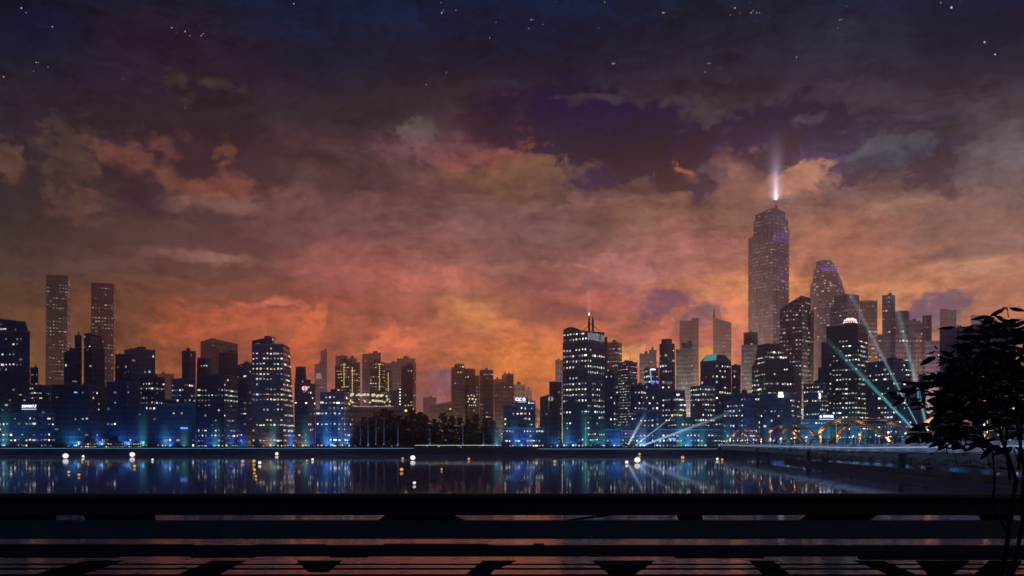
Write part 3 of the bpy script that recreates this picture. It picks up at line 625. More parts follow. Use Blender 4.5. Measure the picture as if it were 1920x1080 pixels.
WMESH = {}
def win_mesh(key):
    if key not in WMESH:
        b = MB().box((-0.5, -0.12, -0.5), (0.5, 0.30, 0.5))
        me = bpy.data.meshes.new('window'); me.from_pydata([tuple(v) for v in b.v], [], b.f); me.materials.append(WIN[key]); WMESH[key] = me
    return WMESH[key]
NWIN = 0
for rec in BLD:
    rnd = rec['rnd']; found = []
    for (b0, b1, t1, t0, lit, pal, zb, wtop) in rec['faces']:
        if lit <= 0: continue
        wid = (b1-b0).length; zt = min(t0.z, t1.z); hgt = max(t0.z, t1.z) - zb
        nf = int(hgt/rec['fh']); nc = max(1, int(wid/rec['cw']))
        if wid < rec['cw']*0.8: continue
        dirv = (b1-b0); dirv.z = 0; dirv.normalize()
        nrm = Vector((dirv.y, -dirv.x, 0))
        ang = math.atan2(dirv.y, dirv.x)
        ph = rnd.uniform(0, 6)
        for f in range(nf):
            z = zb + (f+0.5)*rec['fh']
            s = rnd.random()
            pf = min(.9, lit*1.5*(0.15 if s < .26 else 0.8 if s < .6 else 1.3 if s < .88 else 2.2))
            rel = (z-zb)/max(1, hgt)
            if rel > 1-wtop: continue
            run = 0
            for c in range(nc):
                q = (c+0.5)/nc
                pb = pf*(0.55+0.9*(0.5+0.5*math.sin(ph+f*0.7+c*0.9)))
                pb = pb*1.6 if run else pb
                if rnd.random() > pb: run = 0; continue
                run = 1
                fr = (z-b0.z)/max(1e-3, (t0.z+(t1.z-t0.z)*q)-b0.z)
                if fr > 0.985: continue
                base = b0.lerp(b1, q); topp = t0.lerp(t1, q)
                pos = base.lerp(topp, max(0, fr))
                pos += dirv*rnd.uniform(-.08, .08)*rec['cw']
                px = CX + pos.x/pos.y*F; py = HY - (pos.z-HC)/pos.y*F
                if not (-20 < px < 1960): continue
                ok = False
                for dx, dy in ((0,0),(-5,0),(5,0),(0,-5)):
                    ix, iy = int((px+dx)/2), int((py+dy)/2)
                    ix = min(W2-1, max(0, ix)); iy = min(H2-1, max(0, iy))
                    if zbuf[iy, ix] >= rec['D']-9: ok = True; break
                if not ok: continue
                ch = rnd.choice(PAL[pal]); key = MATKEY.get(ch, ch)
                w = rec['cw']*rnd.choice((.28, .34, .4, .4, .46, .52, .6, .85))*rec['wscale']; hh = rec['fh']*rnd.uniform(.20, .38)*rec['wscale']
                pos.z += rnd.uniform(-.06, .06)*rec['fh']
                found.append((w*hh/pos.y**2, pos, ang, w, hh, key, nrm))
    if len(found) > rec['wmax']:
        rnd.shuffle(found); found = found[:rec['wmax']]
    found.sort(key=lambda t: -t[0])
    root = rec['root']; rl = Vector(root.location)
    for (_, pos, ang, w, hh, key, nrm) in found[:100]:
        ob = bpy.data.objects.new('window', win_mesh(key)); COL.objects.link(ob)
        ob.parent = root; ob.location = pos - rl; ob.rotation_euler = (0, 0, ang); ob.scale = (w, 1, hh); NWIN += 1
    rest = found[100:]
    if rest:
        mb = MB(); fm = []; keys = sorted({t[5] for t in rest})
        for (_, pos, ang, w, hh, key, nrm) in rest:
            d = Vector((math.cos(ang), math.sin(ang), 0)); n0 = len(mb.v)
            for dep_ in (-0.12, 0.30):
                for (i, j) in ((-1,-1),(1,-1),(1,1),(-1,1)):
                    mb.v.append(pos + d*(i*w/2) + Vector((0, 0, j*hh/2)) - nrm*dep_)
            n_ = n0
            mb.f += [(n_,n_+1,n_+2,n_+3),(n_+7,n_+6,n_+5,n_+4),(n_,n_+4,n_+5,n_+1),(n_+1,n_+5,n_+6,n_+2),(n_+2,n_+6,n_+7,n_+3),(n_+3,n_+7,n_+4,n_)]
            fm += [keys.index(key)]*6
        ob = mesh_obj('smaller_windows', mb.v, mb.f, None, root, mats=[WIN[k_] for k_ in keys], fmat=fm)
        ob['kind'] = 'stuff'
print('WINDOWS', NWIN)

# ------------------------------------------------------------------ signs and crowns on the buildings
def text_part(name, txt, px, py, D, hpx, mat, parent, wpx=None, bold=0.02, ang=0.0):
    cu = bpy.data.curves.new(name, 'FONT'); cu.body = txt; cu.align_x = 'CENTER'; cu.align_y = 'CENTER'
    cu.size = 1.0; cu.extrude = 0.06; cu.offset = bold
    tmp = bpy.data.objects.new(name, cu); COL.objects.link(tmp)
    bpy.context.view_layer.update()
    me = bpy.data.meshes.new_from_object(tmp.evaluated_get(bpy.context.evaluated_depsgraph_get()))
    bpy.data.objects.remove(tmp); me.name = name
    co = np.array([v.co for v in me.vertices]); hx = co[:, 0].max()-co[:, 0].min(); hy = co[:, 1].max()-co[:, 1].min()
    me.materials.clear(); me.materials.append(mat)
    o = bpy.data.objects.new(name, me); COL.objects.link(o)
    k = D/F
    o.parent = parent; o.location = P(px, py, D) - Vector(parent.location)
    o.rotation_euler = (math.pi/2, 0, ang)
    sy = hpx*k/hy; sx = (wpx*k/hx) if wpx else sy
    o.scale = (sx, sy, 2.0)
    return o
def slab(name, x0, y0, x1, y1, D, mat, parent, th=0.6):
    a = P(x0, y1, D); b = P(x1, y0, D)
    return MB().box((a.x, D-th/2, a.z), (b.x, D+th/2, b.z)).build(name, mat, parent)
def disc(name, px, py, D, rpx, mat, parent, half=None, th=0.5):
    k = D/F; c = P(px, py, D); n = 20; pts = []
    rng = range(n) if half is None else range(n//2+1)
    for i in rng:
        t = 2*math.pi*i/n + (0 if half is None else (math.pi/2 if half < 0 else -math.pi/2))
        pts.append((c.x + math.cos(t)*rpx*k, c.z + math.sin(t)*rpx*k))
    mb = MB(); m = len(pts)
    mb.v = [Vector((x, D-th/2, z)) for x, z in pts] + [Vector((x, D+th/2, z)) for x, z in pts]
    mb.f = [tuple(range(m))] + [tuple(m+i for i in reversed(range(m)))] + [(i, m+i, m+(i+1) % m, (i+1) % m) for i in range(m)]
    return mb.build(name, mat, parent)
E_SIGN = emit('white_sign_light', (0.92, 0.92, 1.0), 2.2); E_BLUE = emit('blue_sign_light', (0.12, 0.25, 1.0), 2.4)
E_CY = emit('cyan_light', (0.30, 0.85, 1.0), 0.9); E_RED = emit('pink_red_light', (1.0, 0.42, 0.5), 1.4)
E_GREY = emit('dim_emblem_light', (0.5, 0.52, 0.62), 0.5); E_PINK = emit('pink_white_light', (1.0, 0.72, 0.66), 1.6)
E_TEAL = emit('faint_lettering_light', (0.25, 0.42, 0.5), 0.45); E_LB = emit('pale_blue_light', (0.45, 0.6, 1.0), 1.3)
M_SIGN = pbsdf('sign_box', (0.02, 0.022, 0.05), 0.5)
R = r_low1['root']
text_part('lettering', 'EWWX', 51, 762, 620.5, 5, E_SIGN, R, 20); text_part('lettering', 'U', 65, 761.5, 620.5, 5, E_SIGN, R, 5); slab('light_strip', 41, 766.5, 67.5, 768, 620.5, E_LB, R)
slab('sign_frame', 40, 757, 69, 774.5, 621.5, M_SIGN, R, .4)
R = r_tow['root']
text_part('lettering', '6', 1539, 781, 631.5, 5.5, E_SIGN, R, 4); text_part('lettering', 'XWWES', 1553, 781, 631.5, 5, E_SIGN, R, 20); slab('light_strip', 1536, 785.6, 1564, 787, 631.5, E_LB, R)
slab('sign_frame', 1534, 776.5, 1565, 790, 632.6, M_SIGN, R, .4)
R = r_sign['root']
slab('sign_box', 965, 745, 990, 757.5, 641.6, M_SIGN, R, 1.0); text_part('lettering', 'ICBC', 972, 749, 640.6, 6, E_SIGN, R, 12)
disc('roundel', 982.5, 748.8, 640.6, 3.6, E_RED, R); slab('roundel_bar', 981.9, 746.2, 983.1, 751.4, 640.2, E_SIGN, R, .3); slab('light_strip', 971, 753, 987, 754.4, 640.6, E_CY, R)
slab('light_strip', 991, 753.5, 992.5, 757, 641.0, E_SIGN, R); slab('light_strip', 994.5, 755, 1002, 756.6, 641.0, E_LB, R)
R = r_uni['root']; text_part('lettering', 'UNIDEV', 1259.5, 823, 629.2, 3.6, E_BLUE, R, 14)
R = r_vis['root']; text_part('lettering', 'VEDINU', 345, 803, 654.2, 3.4, E_BLUE, R, 14)
R = r_n8['root']; text_part('lettering', 'AR NEW', 1252, 718, 778.5, 5, E_TEAL, R, 18)
R = r_disc['root']
disc('emblem', 570.6, 728, 698.2, 4.4, E_RED, R, half=-1); disc('emblem', 572.4, 728, 698.2, 4.4, E_RED, R, half=1)
text_part('lettering', 'IP', 571.5, 735, 698.2, 2.8, E_TEAL, R, 7)
R = r_oval['root']
disc('emblem', 1031.6, 748, 698.0, 4.2, E_GREY, R, half=-1); disc('emblem', 1033.4, 748, 698.0, 4.2, E_GREY, R, half=1)
def emblem(R, px, py, D, sc, mat):
    slab('emblem', px-5.2*sc, py, px+5.2*sc, py+5*sc, D, mat, R, .5); slab('emblem_top', px-4*sc, py-5*sc, px+4*sc, py-.1, D, mat, R, .45)
emblem(r_embl['root'], 140, 719, 713.0, 1.0, emit('grey_emblem', (0.3, 0.34, 0.45), 0.45)); emblem(r_pale['root'], 597.5, 705, 2096, 1.05, emit('pale_emblem', (0.6, 0.45, 0.45), 0.5)); emblem(r_shirt['root'], 1464, 740, 668.5, 1.0, E_SIGN)
R = BLD[[i for i, r in enumerate(BLD) if 'vertical white sign' in r['root']['label']][0]]['root']
slab('vertical_sign', 1535.6, 737, 1538.4, 748, 674.0, E_SIGN, R)
# yellow strings of light, white lamp line
E_YEL = emit('yellow_string_light', (1.0, 0.74, 0.25), 1.3)
for R, px, y0, y1, D in ((r_y1['root'], 645, 682, 726, 1237), (r_y1['root'], 660.5, 690, 734, 1228), (r_y2['root'], 711.6, 684, 734, 1238), (r_y2['root'], 728, 700, 736, 1234)):
    mb = MB(); y = y0
    while y < y1:
        p = P(px, y, D); mb.ball(p, 0.75, 6, 4); y += 3.6
    mb.build('string_light', E_YEL, R)
mb = MB()
for i in range(7): mb.ball(P(750, 730+i*5.6, 1162), 0.85, 6, 4)
mb.build('wall_lamp_row', E_SIGN, r_m8['root'])
slab('roof_edge_light', 663, 761.5, 738, 763, 1118, emit('dim_lilac_edge', (0.6, 0.5, 0.62), 0.5), r_terr['root'])
# central tower: curved crown, pale frieze, twin masts
R = r_ctr['root']
cr = MB(); n = 10
cpts = [(1056+45*i/n, 620 - 7*math.sin(math.pi*min(1, (i/n)*1.25+0.08))) for i in range(n+1)]
fr_ = [P(x, y, 655.6 + 14*(1-i/n)) for i, (x, y) in enumerate(cpts)]
base_ = [Vector((p.x, p.y, zat(623, 655.6))) for p in fr_]
for i in range(n):
    a, b_, c_, d_ = base_[i], base_[i+1], fr_[i+1], fr_[i]
    off = Vector((2.5, 6, 0))
    cr.prism([a, b_, b_+off, a+off], [d_, c_, c_+off, d_+off])
cr.build('curved_crown', wall_mat((0.03, 0.035, 0.06), 4, 3), R)
fp_ = r_ctr['secs'][1]
Cc, Rr = fp_[0][1], fp_[0][2]
fz = MB(); nn = 13; dirr = (Rr-Cc); dirr.z = 0
nrm = Vector((dirr.y, -dirr.x, 0)).normalized()
ztop = zat(622, Cc.y)-0.6
for i in range(nn):
    if i == 9: continue
    f0, f1 = i/nn+0.01, (i+0.8)/nn
    a, b_ = Cc + dirr*f0, Cc + dirr*f1
    h = (4.9, 4.4, 5.2, 4.6, 5.0, 4.7, 5.2, 4.2, 5.0, 0, 5.6, 4.4, 5.0)[i]
    q0, q1 = a + nrm*0.05, b_ + nrm*0.05
    fz.prism([Vector((p.x, p.y, ztop-h)) for p in (q0+nrm*.3, q1+nrm*.3, q1, q0)], [Vector((p.x, p.y, ztop)) for p in (q0+nrm*.3, q1+nrm*.3, q1, q0)])
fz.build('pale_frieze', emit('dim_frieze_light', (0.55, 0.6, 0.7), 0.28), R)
mb = MB()
m0 = P(1104.6, 618, 664); m1 = P(1111.5, 618, 664); k = 664/F
for mp, top_y, s in ((m0, 592, -1), (m1, 594, 1)):
    zt_ = zat(top_y, 664)
    mb = MB().tube([(mp.x, mp.y, mp.z-2), (mp.x, mp.y, mp.z+3.4), (mp.x+.1*s, mp.y, mp.z+6.4), (mp.x-.1*s, mp.y, zt_-1.6), (mp.x-.1*s, mp.y, zt_)], [.85, .9, .75, .5, .25], 6)
    for zz_ in (.3, .55, .75): mb.ball((mp.x, mp.y, mp.z+(zt_-mp.z)*zz_), .8, 6, 4, 1.4)
    mb.beam((mp.x+s*.5, mp.y, mp.z+3.0), (mp.x+s*5.0, mp.y, mp.z-1.2), .45)
    mb.build('mast', M_MAST, R)
MB().beam((m0.x, m0.y, m0.z+4.4), (m1.x, m1.y, m1.z+4.4), .35).build('mast_brace', M_MAST, R)
MB().ball((m0.x-.1, m0.y, zat(591, 664)+.3), .55, 8, 6).build('mast_lamp', E_SIGN, R)
# cyan crown
R = r_cy['root']; D0 = 770
C0, C1 = r_cy['secs'][0][1][0], r_cy['secs'][0][1][1]
mbx = MB(); out_ = []
zt0 = C0.z
inn = [C0.lerp(C1, .24), C0.lerp(C1, .76)]
bk = r_cy['secs'][0][1]
cen = sum(bk, Vector())/4
topz = zat(663, D0)
lowq = [Vector((p.x, p.y, zt0+0.05)) for p in bk]; tpq = [Vector((cen.x+(p.x-cen.x)*.6, cen.y+(p.y-cen.y)*.6, topz)) for p in bk]
MB().prism(lowq, tpq).build('chamfered_crown', pbsdf('crown_metal', (0.05, 0.09, 0.13), .4), R)
# glowing front panel of the crown, a little proud of it
f_ = [lowq[0].lerp(lowq[1], .14), lowq[0].lerp(lowq[1], .86), tpq[1].lerp(tpq[0], .04), tpq[0].lerp(tpq[1], .04)]
f_ = [f_[0].lerp(f_[3], .08), f_[1].lerp(f_[2], .08), f_[2], f_[3]]
dn = (f_[1]-f_[0]).normalized(); nn_ = Vector((dn.y, -dn.x, 0.35)).normalized()
MB().prism([p+nn_*.05 for p in f_], [p+nn_*.35 for p in f_]).build('glowing_panel', emit('crown_cyan_light', (0.16, 0.62, 0.66), 0.42), R)
# cyan strip tower
R = r_n7['root']; slab('light_strip', 1219.5, 691.5, 1229, 694, 742.5, E_SIGN, R); 
MB().beam(P(1219.0, 693, 742.5), P(1221.5, 717, 742.5), 1.0).build('light_strip', emit('cyan_edge_light', (0.25, 0.65, 0.8), 0.7), R)
for (x, y) in ((1226, 717), (1231, 715), (1233, 718), (1223, 719)): MB().ball(P(x, y, 742.5), .8, 6, 4).build('blue_lamp', WIN['b'], R)
# spire on the hazy slanted tower
p = P(1339, 596, 1904); MB().tube([p-Vector((0, 0, 6)), p+Vector((0, 0, 20))], [2.2, 1.2], 6).build('spire', M_MAST, r_sp['root'])
# tallest skyscraper: spire, beacon, cladding ribs
R = r_T['root']; D0 = 2524
p = P(1455, 392, D0); pt = P(1455, 376, D0)
MB().tube([p-Vector((0,0,6)), p+Vector((0,0,2)), p.lerp(pt, .45), pt], [6.5, 4.6, 1.9, .5], 8).build('spire', pbsdf('spire_metal', (0.10, 0.08, 0.12), .4, metal=.6), R)
for s_ in r_T['secs']:
    bot, top, _ = s_
    for (i, j, nr) in ((0, 1, 7), (1, 2, 4)):
        rb = MB(); d_ = bot[j]-bot[i]; n_ = Vector((d_.y, -d_.x, 0)).normalized()
        for q_ in range(nr+1):
            f = q_/nr; a = bot[i].lerp(bot[j], f)+n_*.5; b_ = top[i].lerp(top[j], f)+n_*.5
            rb.beam(a, b_, 1.6)
        rb.build('facade_rib', pbsdf('rib_stone', (0.12, 0.085, 0.13), .6), R)
# balconies standing out along the two outer edges of the shaft
bot, top, _ = r_T['secs'][0]
mbb = MB()
for e, sgn in ((0, -1), (2, 1)):
    z = top[e].z-8
    while z > GZ+40:
        mbb.box((bot[e].x-2.6, bot[e].y-3, z), (bot[e].x+2.6, bot[e].y+3, z+2.6)); z -= 11.5
bo = mbb.build('balconies', pbsdf('balcony_stone', (0.11, 0.08, 0.09), .7), R); bo['kind'] = 'stuff'
# dome lights
R = r_dome['root']; cD = 783; cp = P(1593.5, 607, cD); k = cD/F
dm = MB(); dm.ball((cp.x, cp.y, cp.z-.2), 12.5*k, 14, 8, .80); dm.build('dome', pbsdf('dome_copper', (0.12, 0.05, 0.05), .5), R, True)
for ring, (el, num) in enumerate(((12, 10), (36, 8), (60, 5))):
    for i in range(num):
        a = math.pi + math.pi*(i+.5)/num; e = math.radians(el); r_ = 12.7*k
        pp = Vector((cp.x + r_*math.cos(e)*math.cos(a), cp.y + r_*math.cos(e)*math.sin(a), cp.z-.2 + r_*.8*math.sin(e)))
        MB().ball(pp, .62 if ring == 0 else .95, 6, 4).build('dome_lamp', E_PINK, R)
MB().tube([(cp.x, cp.y, cp.z+4), (cp.x, cp.y, cp.z+8.2)], [.35, .1], 5).build('finial', M_MAST, R)
# drum top
R = r_drum['root']; c = sum(r_drum['secs'][0][1], Vector())/4
MB().tube([(c.x, c.y, c.z-8), (c.x, c.y, c.z+1.5), (c.x, c.y, c.z+3)], [9.8, 9.8, 7.5], 20).build('drum', pbsdf('drum_stone', (0.13, 0.10, 0.11), .6), R)

# conical round tower (revolved, stepped on the left, flaring to the right)
def round_tower():
    D = 2350; k = D/F
    root = tag(empty('round_tower', (P(1560, HY, D).x, D, GZ)), 'hazy round tower narrowing in rings to a violet top', 'tower', HZ)
    prof = [(843, 1531, 1612), (600, 1531, 1604), (555, 1531, 1597), (527, 1531.5, 1589), (523, 1536, 1588), (510, 1536.5, 1583), (500, 1537, 1579), (498, 1541, 1578), (484, 1542, 1570)]
    seg = 28; vs, fs, uv = [], [], []
    for (y, a, b) in prof:
        cx_, r_ = (a+b)/2, (b-a)/2*k; cpt = P(cx_, y, D+40)
        z = GZ if y == 843 else zat(y, D)
        for i in range(seg): t = 2*math.pi*i/seg; vs.append(Vector((P(cx_, y, D).x + r_*math.cos(t), D+45 + r_*math.sin(t), z)))
    for i in range(len(prof)-1):
        for q_ in range(seg):
            j = (q_+1) % seg; fs.append((i*seg+q_, i*seg+j, (i+1)*seg+j, (i+1)*seg+q_))
            w = 2*math.pi*50/seg
            uv.append([(q_*w, vs[i*seg].z), ((q_+1)*w, vs[i*seg].z), ((q_+1)*w, vs[(i+1)*seg].z), (q_*w, vs[(i+1)*seg].z)])
    fs.append(tuple((len(prof)-1)*seg+i for i in range(seg))); uv.append([(0, 0)]*seg)
    mesh_obj('wall', vs, fs, wall_mat((0.12, 0.085, 0.10), 7.5, 6.5, .4), root, uv)
    top = P(1556, 484, D); MB().tube([(top.x, D+45, top.z), (top.x, D+45, top.z+2.6)], [19*1.0, 10], 20).build('roof_cap', pbsdf('violet_cap', (0.10, 0.06, 0.22), .5), root)
    rg = MB()
    for (y, a, b) in prof[3:8]:
        c_ = P((a+b)/2, y, D); r_ = (b-a)/2*k
        rg.tube([(c_.x, D+45, c_.z-1.2), (c_.x, D+45, c_.z+1.2)], [r_+1.0, r_+1.0], 28)
    rg.build('ring_ledge', pbsdf('ledge_stone', (0.13, 0.095, 0.14), .6), root)
    rnd = random.Random(5); n = 0
    for i in range(150):
        y = rnd.uniform(490, 640); y = round(y/5)*5
        a = np.interp(y, [p_[0] for p_ in prof[::-1]], [p_[1] for p_ in prof[::-1]]); b = np.interp(y, [p_[0] for p_ in prof[::-1]], [p_[2] for p_ in prof[::-1]])
        t = math.radians(rnd.randrange(195, 345, 10)); r_ = (b-a)/2*k
        pos = Vector((P((a+b)/2, y, D).x + r_*math.cos(t), D+45 + r_*math.sin(t), zat(y, D)))
        px = CX+pos.x/pos.y*F; py = HY-(pos.z-HC)/pos.y*F
        if zbuf[int(min(539, max(0, py/2))), int(px/2)] < 2000: continue
        if n >= 100: break
        n += 1
        ob = bpy.data.objects.new('window', win_mesh(rnd.choice(('d', 'd2', 'd2', 'p')))); COL.objects.link(ob)
        ob.parent = root; ob.location = pos - Vector(root.location); ob.rotation_euler = (0, 0, t+math.pi/2); ob.scale = (rnd.choice((4, 5, 7)), 2, 3.2)
round_tower()

E_VIO = emit('violet_lamp_glass', (0.45, 0.25, 1.0), .8)
def crown_lamp(root, pos, out, aim, power):
    pos, out = Vector(pos), Vector(out)
    MB().beam(pos, pos+out, .5).build('lamp_arm', M_MAST, root)
    MB().ball(pos+out, 1.0, 8, 6).build('crown_lamp', E_VIO, root)
    ld = bpy.data.lights.new('crown_lamp_glow', 'SPOT'); ld.energy = power; ld.color = (.36, .20, 1.0); ld.spot_size = math.radians(140); ld.spot_blend = 1; ld.shadow_soft_size = 1
    lo = bpy.data.objects.new('crown_lamp_glow', ld); COL.objects.link(lo); lo.parent = root; lo.location = pos+out+Vector((0, 0, 2)) - Vector(root.location)
    lo.rotation_euler = Vector(aim).to_track_quat('-Z', 'Y').to_euler()
bot, top, _ = r_T['secs'][0]
d_ = (bot[2]-bot[1]); d_.z = 0; d_.normalize(); n_ = Vector((d_.y, -d_.x, 0))
for zz_, f in ((330, .5), (470, .5), (585, .3), (585, .75)):
    p_ = bot[1].lerp(bot[2], f); p_.z = zz_
    crown_lamp(r_T['root'], p_, n_*26, -n_*.35+Vector((0, 0, 1)), 110000)
RT = [o for o in bpy.data.objects if o.name.startswith('round_tower')][0]
for a_ in (-75, -115, -40):
    t_ = math.radians(a_); c_ = P(1559.5, 510, 2350); q_ = Vector((math.cos(t_), math.sin(t_), 0))
    crown_lamp(RT, Vector((c_.x, 2395, c_.z)) + q_*31, q_*16, -q_*.4+Vector((0, 0, 1)), 80000)
# glowing globes: stand-ins for lit trees on the terrace, lamps by the rounded tower
E_GLOBE = emit('globe_glow', (1.0, 0.86, 0.55), 0.85)
M_POST = pbsdf('lamp_post_paint', (0.05, 0.045, 0.04), .6)
def globe_mesh():
    b = MB().ball((0, 0, 0), 1.0, 10, 6); me = bpy.data.meshes.new('globe'); me.from_pydata([tuple(v) for v in b.v], [], b.f); me.materials.append(E_GLOBE); return me
GM = globe_mesh(); pmb = MB().tube([(0, 0, -1), (0, 0, 0)], .12, 6); PM = bpy.data.meshes.new('post'); PM.from_pydata([tuple(v) for v in pmb.v], [], pmb.f); PM.materials.append(M_POST)
TG = 'glowing globes for the lit trees on the brown terrace'
globes = [(658, 741, 3), (661, 739, 3.2), (669, 741, 2), (673, 740, 3), (676, 741.5, 2.6), (680, 740.5, 2.4), (684, 740, 3), (690, 740, 2.8), (699, 741, 3.4), (702, 740, 2.4), (707, 742.5, 2.8), (710, 741, 2), (714, 742, 3), (717, 741, 2.6), (725, 743, 2.4),
          (657, 752, 2.4), (661, 754.5, 2.4), (682, 750.5, 1.3), (684.5, 752.5, 2.2), (693.5, 754.5, 2.2), (698, 751, 2), (701, 751.5, 2.2), (705, 751.8, 2.2), (709, 751.8, 2.2), (713, 752, 2.2), (717, 752.4, 2.2), (721, 754, 2), (727, 748.5, 2), (731, 753, 2.2), (725.5, 751, 1.4)]
for (x, y, r) in globes:
    D = 1132; p = P(x, y, D); z0 = zat(763, 1120)
    e = empty('glow_globe', (p.x, D, z0)); tag(e, 'yellowish white globe lamp in the rows on the brown terrace', 'lamp', TG)
    g = bpy.data.objects.new('globe', GM); COL.objects.link(g); g.parent = e; g.location = (0, 0, p.z-z0); g.scale = (r*.62,)*3
    s = bpy.data.objects.new('post', PM); COL.objects.link(s); s.parent = e; s.location = (0, 0, p.z-z0); s.scale = (1, 1, p.z-z0)
for (x, y, r) in [(878, 742, 1.6), (884, 741, 1.8), (889, 743, 1.6), (880, 748, 2.2), (886, 748, 2.2), (892, 749, 2), (878, 753, 1.8), (890, 754, 2), (880, 760, 1.4), (884, 760, 1.4), (888, 760, 1.4), (892, 760, 1.4)]:
    D = 1255; p = P(x, y, D)
    g = bpy.data.objects.new('glow_globe', GM); COL.objects.link(g); g.location = p - Vector((0, 0, 0)); g.scale = (r*.62,)*3
    g.parent = r_m11['root']; g.location = p - Vector(r_m11['root'].location)

# ------------------------------------------------------------------ waterfront floodlights (blue and warm) and their light
M_FIX = pbsdf('floodlight_body', (0.03, 0.03, 0.035), .5)
E_FL = {'b': emit('blue_floodlight_glass', (0.12, 0.35, 1.0), 3.0), 'c': emit('cyan_floodlight_glass', (0.25, 0.8, 1.0), 2.6), 'w': emit('white_floodlight_glass', (0.8, 0.88, 1.0), 4.0), 'o': emit('amber_floodlight_glass', (1.0, 0.55, 0.2), 2.2)}
FLC = {'b': (0.08, 0.32, 0.72), 'c': (0.10, 0.60, 0.80), 'w': (0.45, 0.6, 1.0), 'o': (1.0, 0.5, 0.2)}
FLN = {'b': 'blue', 'c': 'cyan', 'w': 'white', 'o': 'amber'}
def mk(me_name, b, mat):
    me = bpy.data.meshes.new(me_name); me.from_pydata([tuple(v) for v in b.v], [], b.f); me.materials.append(mat); return me
FM_body = mk('housing', MB().box((-.7, -.35, .5), (.7, .35, 1.5)), M_FIX)
FM_leg = mk('bracket', MB().box((-.1, -.1, 0), (.1, .1, .5)).box((-.5, -.3, 0), (.5, .3, .08)), M_FIX)
FM_lens = {k_: mk('lens', MB().box((-.6, -.3, 1.5), (.6, .3, 1.62)), v) for k_, v in E_FL.items()}
floods = [(8,'c',1.2),(45,'b',.8),(95,'b',.8),(140,'w',.7),(185,'b',.8),(235,'b',.8),(268,'c',1.2),(310,'c',1.0),(345,'c',1.1),(378,'b',.8),(405,'c',1.0),(436,'c',.8),(475,'o',.9),(512,'c',1.1),(545,'b',.9),(574,'c',1.3),(612,'b',1.5),(640,'b',1.4),
          (690,'b',.7),(745,'b',.6),(800,'b',.5),(860,'b',.6),(905,'c',.7),(932,'c',1.2),(965,'b',.9),(995,'b',.9),(1012,'c',.7),(1062,'c',1.0),(1098,'c',1.3),(1130,'c',.9),(1160,'b',.9),(1205,'w',1.3),(1236,'b',1.2),(1277,'c',1.3),(1291,'c',1.1),(1316,'c',1.1),(1342,'w',.7),(1364,'c',1.0),(1400,'b',1.1),(1440,'b',1.1),(1475,'c',1.0),(1510,'b',1.0),(1532,'c',1.0),(1555,'c',1.2),(1578,'c',1.1),(1602,'c',1.2),(1625,'c',1.1),(1645,'b',1.2),(1668,'b',1.5),(1700,'b',1.2),(1740,'b',1.3),(1790,'b',1.0),(1850,'b',1.0),(1910,'b',.9)]
FLOODP = 12000; FOOTP = 18000; FILLP = 110
FLOOD_BEAMS = []
for i, (x, c_, s) in enumerate(floods):
    D = 609.0; p = Vector(((x-CX)/F*D, D, GZ))
    e = empty('floodlight', p)
    tag(e, '%s floodlight standing on the quay edge before the waterfront towers' % FLN[c_], 'floodlight', '%s floodlights along the quay' % FLN[c_])
    for nm, me in (('housing', FM_body), ('bracket', FM_leg), ('lens', FM_lens[c_])):
        o = bpy.data.objects.new(nm, me); COL.objects.link(o); o.parent = e
    ld = bpy.data.lights.new('floodlight_glow', 'SPOT'); ld.energy = FLOODP*s; ld.color = FLC[c_]; ld.shadow_soft_size = .5
    ld.spot_size = math.radians(115); ld.spot_blend = 1.0
    if s >= .85 and c_ != 'o': FLOOD_BEAMS.append((e, p, c_, s))
    lo = bpy.data.objects.new('floodlight_glow', ld); COL.objects.link(lo); lo.parent = e; lo.location = (0, .2, 1.9)
    lo.rotation_euler = Vector((0, .62, .78)).to_track_quat('-Z', 'Y').to_euler()
def inside_any(x, y):
    for r in BLD:
        if abs(r['D']-y) > 80: continue
        for b, t, _ in r['secs']:
            pts = [(p.x, p.y) for p in b]; sg = []
            for i in range(4):
                (ax, ay), (bx2, by2) = pts[i], pts[(i+1) % 4]
                sg.append((bx2-ax)*(y-ay)-(by2-ay)*(x-ax) >= 0)
            if all(sg) or not any(sg): return True
    return False
rl_ = random.Random(77)
for r in BLD:  # fill floodlights added before each waterfront tower to light its foot
    if r['D'] > 860 or r['D'] < 625: continue
    seen = 0
    for (b0, b1, t1, t0, *_r) in r['faces'][:2]:
        w_ = (b1-b0).length
        if w_ < 8: continue
        d_ = (b1-b0).normalized(); n_ = Vector((d_.y, -d_.x, 0)); off_ = 6.5
        c = b0.lerp(b1, rl_.uniform(.3, .7)) + n_*off_
        if inside_any(c.x, c.y) or c.y < 603: continue
        px = CX + c.x/c.y*F
        if not -60 < px < 1960: continue
        c_ = 'o' if 455 < px < 560 else rl_.choice('bbbc') if px < 1150 else rl_.choice('bc')
        e = empty('floodlight', (c.x, c.y, GZ)); ang = math.atan2(d_.y, d_.x); e.rotation_euler = (0, 0, ang)
        tag(e, 'added %s fill floodlight at the foot of a waterfront tower' % FLN[c_], 'floodlight', 'added %s fill floodlights at the tower feet' % FLN[c_])
        for nm, me in (('housing', FM_body), ('bracket', FM_leg), ('lens', FM_lens[c_])):
            o = bpy.data.objects.new(nm, me); COL.objects.link(o); o.parent = e
        ld = bpy.data.lights.new('floodlight_glow', 'SPOT'); ld.energy = FOOTP*rl_.uniform(.6, 1.3)*(1.0 if c_ != 'o' else .6); ld.color = FLC[c_]; ld.shadow_soft_size = .5
        ld.spot_size = math.radians(150); ld.spot_blend = 1.0
        lo = bpy.data.objects.new('floodlight_glow', ld); COL.objects.link(lo); lo.parent = e; lo.location = (0, .2, 1.9)
        lo.rotation_euler = Vector((0, .55, .83)).to_track_quat('-Z', 'Y').to_euler()
